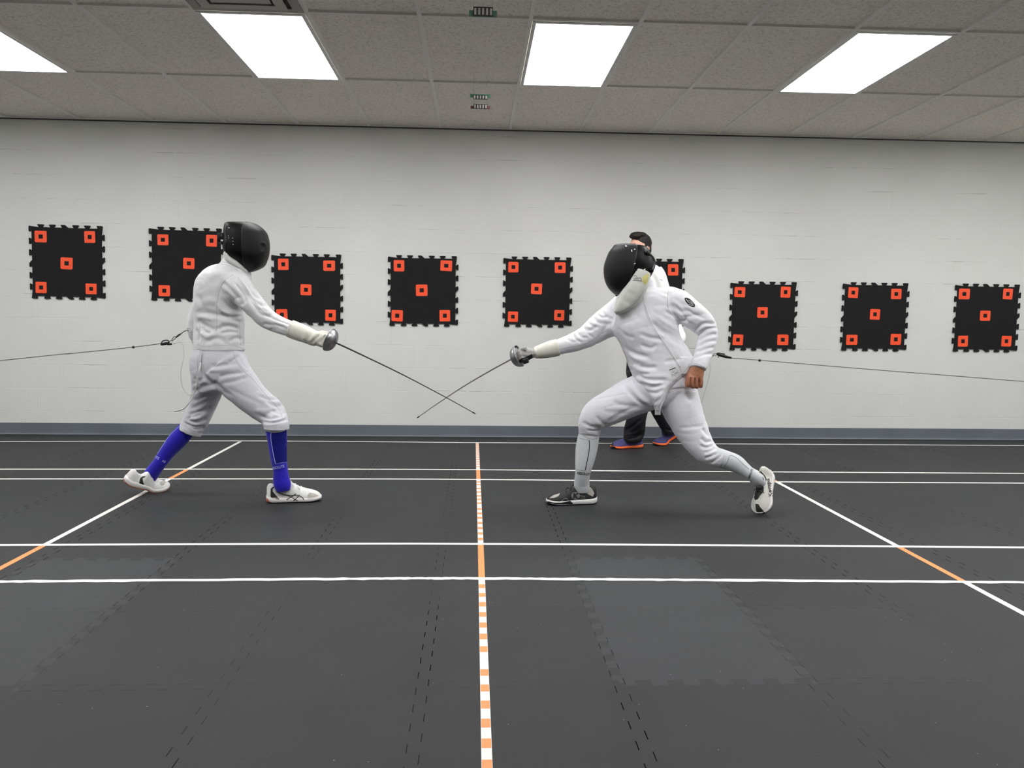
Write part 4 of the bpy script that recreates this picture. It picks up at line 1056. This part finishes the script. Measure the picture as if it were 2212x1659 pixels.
sheet('bib_tab', b, [zk((890, 810), (960, 770), (1010, 765), (985, 920), (930, 960), (890, 880))], M_YEL, bibo)
seams('bib_print', b, [zk((735, 795), (770, 790), (800, 810)), zk((745, 850), (790, 830), (850, 840)), zk((720, 880), (790, 870), (870, 890)), zk((790, 850), (830, 845)), zk((850, 820), (870, 860), (875, 900)), zk((725, 735), (745, 740)), zk((810, 745), (830, 760))], M_INK, bibo, .0014, .0006, 1.5)
seams('bib_hem', b, [zk((390, 1440), (560, 1420), (700, 1330), (830, 1200), (920, 1050))], M_SEAM, bibo, .0012)
b = multibvh(RM, RMM)
obj('mask_trim', drape_tube(b, zk((700, 682), (800, 700), (910, 730), (1000, 752), (1060, 738), (1100, 690)), .0035, 0, 2), M_TRIM, RM)
obj('back_strap', [tube([P(1395, 545, KY-.09), P(1407, 558, KY-.03), P(1410, 572, KY-.03), P(1406, 586, KY-.085)], [.012, .016, .016, .012], 10, 4)], M_PAD, RM)
def tick(q, dx, dy):
    h = cast(b, *zk(q)[0], .0012)
    g_ = cast(b, *zk((q[0]+dx, q[1]+dy))[0], .0012)
    return [tube([h, g_], .0032, 6, 1)] if h and g_ else []
for _q in ((700, 330, 6, 50), (740, 590, 28, -22), (915, 690, 25, -18), (745, 335, 15, -18)):
    _t = tick(_q[:2], *_q[2:])
    if _t: obj('rivet', _t, M_RIVET, RM)
_h = cast(b, 1352.5, 532.5, .001)
if _h: obj('rivet', [ellip(_h, (RT, FW, UP), (.006, .003, .006), 10, 6)], M_RIVET, RM)
# glove on the weapon hand
GR = AR
ax2 = (P(905, 900, GR+.42)-P(1100, 776, GR)).normalized()
cuff = loft([(1206, 750, GR, 18.4, .05), (1192, 753.5, GR, 18.2, .05), (1176, 757.5, GR, 16.5, .045), (1162, 761, GR, 13.8, .04), (1155, 762.5, GR, 12, .036)], n=32)
hand = loft([(1163, 761, GR, 9.5, .03), (1150, 763, GR, 10.8, .031), (1140, 764.5, GR, 14, .032), (1130, 766.5, GR, 15.5, .032), (1122, 768.5, GR, 13, .026)], n=28)
sd2 = Vector((0, 0, 1)); sd2 = (sd2-ax2*sd2.dot(ax2)).normalized(); dp2 = ax2.cross(sd2).normalized()
if dp2.y > 0: dp2 = -dp2
kn = P(1128, 768, GR)
fg = []
for i, o in enumerate((.020, .004, -.012, -.027)):
    p = kn+sd2*o-dp2*.024+ax2*.0
    fg.append(tube([p-ax2*.02, p+ax2*.006, p+ax2*.020+dp2*.016, p+ax2*.012+dp2*.044, p-ax2*.016+dp2*.052], [.0105, .011, .0105, .0098, .0082], 10, 4))
tb = kn+sd2*.030+dp2*.012
fg.append(tube([tb-ax2*.05-sd2*.012, tb-ax2*.024, tb+ax2*.002+sd2*.002, tb+ax2*.018], [.012, .0115, .0105, .0085], 10, 4))
gl = union([cuff, hand]+fg, .0038, 2)
wrinkle(gl, [([(1155, 772), (1160, 762), (1160, 750)], 3.5, -.004), ([(1130, 760), (1140, 763), (1150, 760)], 3, -.002), ([(1122, 772), (1132, 770), (1145, 772)], 3, -.003)], .001, 18)
co, no = vget(gl)
RG = link('glove', gl, M_GLG, RGT)
gpx = proj(co)
RG.data.materials.append(M_GLB); RG.data.materials.append(M_GLW)
ctr = np.array([gpx[list(p.vertices)].mean(0) for p in gl.polygons])
cz = np.array([co[list(p.vertices)].mean(0) for p in gl.polygons])
mi = np.zeros(len(ctr), int); mi[ctr[:, 0] > 1154] = 2
rel = (cz-np.array(kn))@np.array(sd2)
mi[(ctr[:, 0] < 1150) & (rel < -.021)] = 1
gl.polygons.foreach_set('material_index', mi.astype(np.int32))
seams('cuff_strap', bvh(RG), [[(1166, 773.5), (1184, 772), (1203, 769)]], M_BLK, RG, .0025, 0)
# body under the clothes, with the bare left hand
hd, hq, hR = head_parts(P(1357, 583, KY), (-RT*.75-FW*.6-UP*.25).normalized(), (UP-RT*.1).normalized(), .95)
HY = AN-.115
body = [loft(R_torso[2:11], hor=True, mul=.76), loft([(1393, 642, YR, 22, .06), (1378, 620, YR-.02, 17, .05), (1368, 602, YR-.05, 16, .05)], hor=True), loft(R_arm, mul=.68), loft([(1185, 756, GR, 10.5, .03), (1150, 763, GR, 8, .024), (1124, 768, GR, 10, .022)]), loft(R_near, mul=.68), loft(R_pel, hor=True, mul=.82), loft(R_fth, mul=.78), loft(R_rth, mul=.78), loft(R_fso, mul=.84), loft(R_rso, mul=.82)]
zh = zoom(1400, 760, 13.825)
hs = [(1510, 783, HY+.008, 12, .024), (1507.5, 795, HY, 14.3, .024), (1504.5, 803, HY, 16.4, .022), (1502.5, 811, HY-.002, 17.0, .020), (1501.5, 817, HY-.004, 16.0, .018), (1501, 820, HY-.004, 14, .014)]
handp = [loft(hs, n=28, k=4)]
for (kx, ky), (mx_, my_), (tx, ty), r in (((1488.6, 815), (1486.8, 824), (1486.5, 833), .0112), ((1497.2, 816), (1496.2, 826), (1496.6, 835), .0116), ((1505.8, 816), (1505.4, 826), (1505.4, 835.5), .0112), ((1514.2, 814), (1515.2, 824), (1514.2, 834), .0105)):
    k0 = P(kx, ky-6, HY); k1 = P(kx, ky, HY-.012); k2 = P(mx_, my_, HY-.016); k3 = P(tx, ty, HY-.010); k4 = P(tx, ty-1, HY+.016); k5 = P(tx, ty-9, HY+.024)
    handp.append(tube([k0, k1, k2, k3, k4, k5], [r*.9, r*1.06, r*.96, r*1.0, r*.9, r*.75], 12, 5))
    handp.append(ellip(k1-Vector((0, .004, 0)), (RT, FW, UP), (r*.9, r*.8, r*.8), 10, 8))
handp.append(tube([P(1494, 800, HY+.01), P(1487.5, 810, HY+.018), P(1484, 820, HY+.016), P(1482.5, 829, HY+.004), P(1483.5, 833, HY-.002)], [.013, .0128, .0112, .0098, .008], 10, 4))
bd = union(body+handp+hd, .0042, 2)
wrinkle(bd, [([(1492.8, 815), (1491.9, 824), (1491.6, 836)], 1.7, -.009), ([(1501.6, 816), (1501, 826), (1501, 837)], 1.7, -.009), ([(1510, 815), (1510.4, 824), (1510, 836)], 1.7, -.009), ([(1497, 806), (1498, 811)], 2.5, .002), ([(1506, 805), (1506, 811)], 2.5, .002)], 0)
RBODY = link('body', bd, M_SKIN, RGT)

# ================================================================== referee behind
YT = G(1353, 970).y
ft = empty('person', G(1400, 966), 'person in white shirt and dark trousers standing behind the lunging fencer', 'person')
TY = YT+.05
T_tor = [(1385, 566, TY, 18, .06), (1386, 574, TY, 34, .085), (1387, 585, TY, 46, .105), (1389, 605, TY, 49, .12), (1392, 640, TY, 48, .125), (1396, 690, TY, 42, .108), (1398, 740, TY, 39, .105), (1398, 772, TY, 41, .112)]
T_arm = [(1414, 588, TY-.06, 19, .065), (1424, 604, TY-.08, 17.5, .06), (1440, 655, TY-.1, 16, .055), (1461, 715, TY-.1, 15, .052), (1466, 733, TY-.12, 14.5, .05), (1440, 752, TY-.17, 12.5, .045), (1410, 757, TY-.2, 11, .04)]
T_arf = [(1356, 588, TY+.06, 17, .06), (1350, 640, TY+.1, 15, .055), (1358, 700, TY+.1, 14, .05), (1385, 735, TY+.02, 11, .042), (1402, 742, TY-.1, 10, .038)]
sh = union([loft(T_tor, hor=True, p=2.3), loft(T_arm), loft(T_arf), loft([(1384, 575, TY, 20, .062), (1382, 560, TY, 17, .055)], hor=True)], .0075, 5)
wrinkle(sh, [([(1405, 590), (1418, 610), (1424, 640)], 6, -.006), ([(1412, 575), (1428, 592), (1434, 612)], 4, -.004)], .003, 10)
TS = link('shirt', sh, M_SHIRT, ft)
seams('print', bvh(TS), [[(1426, 604), (1432, 606)], [(1404, 608), (1408, 614)]], M_INK, TS, .0018, .0003, 1.5)
obj('collar', [loft([(1384, 570, TY, 19, .062), (1383, 562, TY, 18.5, .06), (1382.5, 557, TY, 18, .058)], hor=True, k=3)], M_SHIRT, TS)
T_hip = [(1398, 758, TY, 38, .10), (1397, 782, TY, 43, .118), (1397, 810, TY, 44, .12), (1398, 830, TY, 38, .11)]
T_fl = [(1385, 805, TY-.06, 31, .095), (1382, 845, TY-.08, 26, .085), (1379, 880, TY-.1, 22.5, .075), (1375, 905, TY-.1, 21, .07), (1370.5, 930, YT+.02, 23, .072), (1368, 944, YT+.02, 21, .07), (1368, 955, YT+.02, 17.5, .06)]
T_rl = [(1408, 805, TY+.06, 31, .095), (1416, 850, TY+.08, 25, .08), (1427, 885, TY+.1, 21, .07), (1439, 912, TY+.12, 18, .062), (1447, 928, TY+.13, 17, .06), (1449, 937, TY+.13, 16, .056)]
tr = union([loft(T_hip, hor=True, p=2.2), loft(T_fl), loft(T_rl)], .0075, 4)
wrinkle(tr, [([(1350, 930), (1365, 922), (1385, 905)], 4, -.010), ([(1352, 938), (1372, 936), (1390, 925)], 4, .008), ([(1356, 948), (1372, 946), (1388, 938)], 3, -.008), ([(1436, 926), (1448, 930), (1458, 926)], 3, -.006)], .003, 10)
link('trousers', tr, M_TRO, ft)
zf = zoom(1300, 860, 11.06)
heel = G(1386.5, 966.5); toe = G(1320, 969.5); d_ = toe-heel
toe = heel+d_.normalized()*max(.27, d_.length)
up, so, ou, T = flat_shoe(ft, heel, toe, M_NAVY, M_ORG, lace=mat('lace_dark', (40, 38, 70), .8), ms2=M_SOLEB, sole_h=.86)
b = multibvh(up, so)
sheet('toe_cap', b, [zf((215, 1090), (270, 1060), (300, 1140), (340, 1200), (290, 1200), (230, 1150))], M_SHB, up, .0012, 1.5)
ball = G(1432, 961.5); hd_ = Vector((-1, -.18, 0))
up, so, ou, T = shoe(ft, ball, hd_, Vector((0, 0, 1)), .275, .55, M_NAVY, M_ORG, lace=mat('lace_dark', (40, 38, 70), .8), ms2=M_SOLEB, sole_h=.86)
HYT = TY-.05
hc = P(1380.5, 539.5, HYT); hf = Vector((-.80, -.58, -.06)).normalized(); hu = Vector((-.02, -.05, 1))
hd, hq, hR = head_parts(hc, hf, hu, 1.0)
body = [loft(T_tor[1:], hor=True, mul=.72), loft([(1386, 580, TY, 22, .065), (1384, 562, TY-.01, 16, .055), (1382, 545, TY-.03, 15, .052)], hor=True), loft(T_arm, mul=.8), loft(T_arf, mul=.8), loft(T_hip, hor=True, mul=.78), loft(T_fl, mul=.8), loft(T_rl, mul=.8)]
w1 = P(1408, 757, TY-.2); w2 = P(1401, 742, TY-.13)
body += open_hand(w1, Vector((-1, -.1, -.1)), Vector((0, -.2, 1)), Vector((0, 1, 0)), 1., .6) + open_hand(w2, Vector((.55, -.3, -.6)), Vector((-.3, -.5, .6)), Vector((-.2, -.6, -.4)), 1., .5)
bd = union(body+hd, .0048, 2)
TB = link('body', bd, M_SKINL, ft)
s_, f_, u_ = hR
for t in (-1, 1):
    ev = obj('eye', [ellip(hq(t*.032, .0605, .008), hR, (.0125, .0125, .0115), 16, 10)], M_EYE, ft)
    obj('iris', [ellip(hq(t*.032, .0702, .007), hR, (.0052, .0035, .0052), 14, 8)], mat('iris_brown', (52, 34, 24), .2), ev)
    obj('eyebrow', [tube([hq(t*.014, .087, .026), hq(t*.030, .085, .031), hq(t*.050, .070, .027)], [.003, .0042, .0025], 8, 4)], M_HAIR, ft)
# hair: short sides, longer swept top
hp = [ellip(hq(0, -.026, .050), hR, (.0785, .092, .084)), ellip(hq(0, .008, .116), hR, (.062, .078, .028)), ellip(hq(.0, .048, .106), hR, (.056, .036, .022)), ellip(hq(0, -.07, .0), hR, (.062, .040, .062)),
      ellip(hq(.060, -.006, .045), hR, (.0185, .042, .048)), ellip(hq(-.060, -.016, .045), hR, (.0180, .038, .048)), ellip(hq(.073, .008, .012), hR, (.006, .012, .024)), ellip(hq(-.073, .004, .012), hR, (.006, .012, .024))]
hm = union(hp, .004, 3)
wrinkle(hm, [], .0025, 40, (1, 1, 1))
link('hair', hm, M_HAIR, ft)
bm_ = obj('mouth', [tube([hq(-.018, .0895, -.0555), hq(0, .0935, -.0555), hq(.018, .0895, -.0555)], .0025, 8, 4)], M_LIP, ft)

# ================================================================== weapons and wires
def epee(label, rim, ax, tipp, grip_back, mb, R, depth, curve, plug, root=None):
    e = empty('epee', rim, label, 'fencing sword', 'the two duelling swords')
    bell('guard', e, rim, ax, R, depth, M_STEEL)
    rt_ = rim+ax*depth if root is None else root
    mid = rt_.lerp(tipp, .5)+curve
    pts = [rt_-ax*.01, rt_.lerp(tipp, .2)+curve*.55, mid, rt_.lerp(tipp, .8)+curve*.6, tipp]
    obj('blade', [tube(pts, [.0052, .0046, .0038, .0030, .0025], 6, 8)], mb, e)
    d = (pts[-1]-pts[-2]).normalized()
    obj('tip', [tube([tipp-d*.004, tipp+d*.012], .0038, 10, 1), tube([tipp+d*.012, tipp+d*.016], .0028, 10, 1)], M_BLK, e)
    g_ = [rim+ax*(depth*.8), rim-ax*.01, rim.lerp(grip_back, .5), grip_back]
    up_ = Vector((0, 0, 1)); up_ = (up_-ax*up_.dot(ax)).normalized()
    gr = obj('grip', [tube(g_, [.010, .0125, .012, .009], 10, 4), tube([g_[1]+up_*.0, g_[1]+up_*-.022-ax*.004], [.009, .006], 8, 1), tube([g_[2], g_[2]-up_*.02+ax*.008], [.008, .006], 8, 1)], M_GRIP, e)
    obj('guard_pad', [lathe([(.004, R*.84), (.009, R*.80), (.009, .014), (.004, .014)], rim, ax, 40)], mat('pad_grey', (150, 148, 146), .9), e)
    if plug is not None: obj('socket', [bevel(boxz(plug, ax, ax.cross(up_), up_, (.015, .009, .014)), .003)], M_BLK, e)
    return e
rimL = P(711.5, 734, GY); axL = (P(733, 743.5, GY)-rimL).normalized(); axL = (axL+Vector((0, -.18, 0))).normalized()
epee('silver-guarded sword held by the left fencer, dark blade pointing down', rimL, axL, P(1022, 891, GY-.02), P(686, 727, GY), M_BLD, .0665, .042, Vector((0, 0, .012)), rimL-axL*.012-Vector((0, 0, .035)))
rimR = P(1121, 769, GR); axR = (Vector((-.9, .38, -.36))).normalized()
epee('silver-guarded sword held by the lunging fencer, pale blade pointing down left', rimR, axR, P(905, 900, GR+.40), P(1146, 764, GR), M_BLR, .0625, .048, Vector((0, 0, .014)), P(1136, 780, GR-.05))

def cordset(name, label, cat, parts):
    e = None
    root = parts[0]
    o = obj(root[0], root[1], root[2], None); o.name = name; tag(o, label, cat, 'scoring wires clipped to the fencers')
    for n_, p_, m_ in parts[1:]: obj(n_, p_, m_, o)
    return o
CY = YL+.10
lc = P(348, 742, CY)
q0 = P(0, 779, CY); dd = (q0-lc); endL = lc+dd*((X0+.01-lc.x)/dd.x)
pts = [endL, lc.lerp(q0, 1.0)+Vector((0, 0, -.0)), P(150, 764, CY), P(287, 750, CY), lc]
cordset('reel_cord', 'thin dark scoring wire running from left edge to the left fencer\'s back', 'scoring wire', [
    ('wire', [tube(pts, .0024, 8, 5)], M_CORD),
    ('stop_bead', [ellip(P(288, 750, CY), (RT, FW, UP), (.009, .008, .008), 12, 8)], M_BLK),
    ('connector', [bevel(boxz(P(356, 742.5, CY), (RT*.98+UP*.15).normalized(), FW, (UP*.98-RT*.15).normalized(), (.022, .012, .008)), .004), tube([P(348, 742, CY), P(352, 736.5, CY), P(362, 735, CY), P(366, 741, CY)], .0035, 8, 4), tube([P(362, 744, CY), P(371, 743, CY)], .006, 8, 1)], M_BLK),
    ('chain_link', [tube([P(371, 737, CY), P(376, 733.5, CY), P(380, 729, CY), P(377, 727, CY), P(373, 731, CY), P(371, 736, CY)], .0022, 6, 4), tube([P(366, 738, CY), P(370, 735, CY), P(373, 736, CY)], .002, 6, 3)], M_CORD),
    ('snap_hook', [tube([P(380, 729, CY), P(386, 724, CY), P(391, 721, CY)], [.004, .006, .004], 8, 3), tube([P(390, 722, CY), P(396, 717, CY), P(402, 714, CY), P(407, 714.5, CY)], .0025, 8, 4)], M_BLD),
    ('ring', [tube([P(404, 709, CY), P(409, 708, CY), P(414, 711, CY), P(412, 716, CY), P(406, 716.5, CY), P(404, 712, CY), P(404, 709, CY)], .003, 8, 4)], M_WCORD)])
o = obj('body_cord', [tube([P(376, 742, CY), P(383, 740, CY), P(393, 739.5, CY-.02), P(396, 752, CY-.03), P(397, 772, CY-.04), P(391, 800, CY-.05), P(393, 832, CY-.06), P(405, 852, CY-.08), P(416, 853, YL-.03)], .0019, 8, 6)], M_WCORD)
tag(o, 'thin white wire looping down behind the left fencer\'s hips', 'wire', 'body wires hanging from the fencers')
obj('plug', [tube([P(374.5, 742.4, CY), P(379, 741.2, CY)], .0045, 8, 1)], M_WCORD, o)
yz = YL-.155
o = obj('body_cord', [tube([P(433, 784, yz+.03), P(432, 797, yz), P(427.5, 812, yz), P(426, 830, yz+.01), P(420.5, 846, yz+.02), P(416, 858, yz+.02), P(410, 868, yz), P(401, 879, yz), P(392, 885, yz), P(377, 888, yz)], [.004, .005, .0035, .0042, .003, .0035, .003, .0036, .004, .0045], 8, 5)], M_WCORD)
tag(o, 'twisted white cord dangling from the left fencer\'s breeches zip', 'cord', 'body wires hanging from the fencers')
RY = YR+.02
rc = P(1580, 773.5, RY); q0 = P(2212, 824, RY-.05)
dd = q0-rc; endR = rc+dd*((X1-.01-rc.x)/dd.x)
cordset('reel_cord', 'thin grey scoring wire running from right edge to the lunging fencer\'s elbow', 'scoring wire', [
    ('wire', [tube([endR, q0, P(1900, 799.5, RY-.03), P(1640, 778, RY), rc], .0022, 8, 5)], M_CORD),
    ('stop_bead', [ellip(P(1641, 778.5, RY), (RT, FW, UP), (.009, .008, .008), 12, 8)], M_BLK),
    ('connector', [tube([P(1548, 765, RY), P(1556, 767, RY), P(1568, 770.5, RY), P(1580, 773, RY)], [.005, .009, .0085, .006], 10, 4), tube([P(1548, 764.5, RY), P(1552, 762.5, RY), P(1566, 765, RY)], .003, 8, 3), tube([P(1553, 770, RY), P(1551, 772, RY)], .003, 6, 1)], M_BLK),
    ('snap_hook', [tube([P(1549, 764, RY), P(1543, 764.5, RY), P(1540, 768, RY+.0), P(1534, 772, RY+.02)], .0016, 8, 4), tube([P(1548, 769, RY), P(1541, 768.5, RY), P(1537, 772, RY+.01), P(1528, 773, RY+.03), P(1510, 770, RY+.04), P(1496, 768, RY+.035)], .0014, 8, 4)], M_CORD)])
o = obj('body_cord', [tube([P(1530, 776, RY+.03), P(1534, 790, RY+.02), P(1533, 806, RY+.01), P(1528, 828, RY), P(1521, 850, RY), P(1514, 872, RY+.0), P(1507, 884, RY-.005), P(1500, 892, RY-.02)], .0022, 8, 6)], M_WCORD)
tag(o, 'thin pale wire hanging behind the lunging fencer\'s bare hand', 'wire', 'body wires hanging from the fencers')
S.view_settings.view_transform='Standard'
S.view_settings.look='None'
S.view_settings.gamma=1
S.view_settings.use_curve_mapping=False
S.view_settings.exposure=0.0
wd=bpy.data.worlds.new('world'); S.world=wd; wd.use_nodes=True
wd.node_tree.nodes['Background'].inputs[0].default_value=(0,0,0,1)
S.cycles.max_bounces=8
S.cycles.diffuse_bounces=5
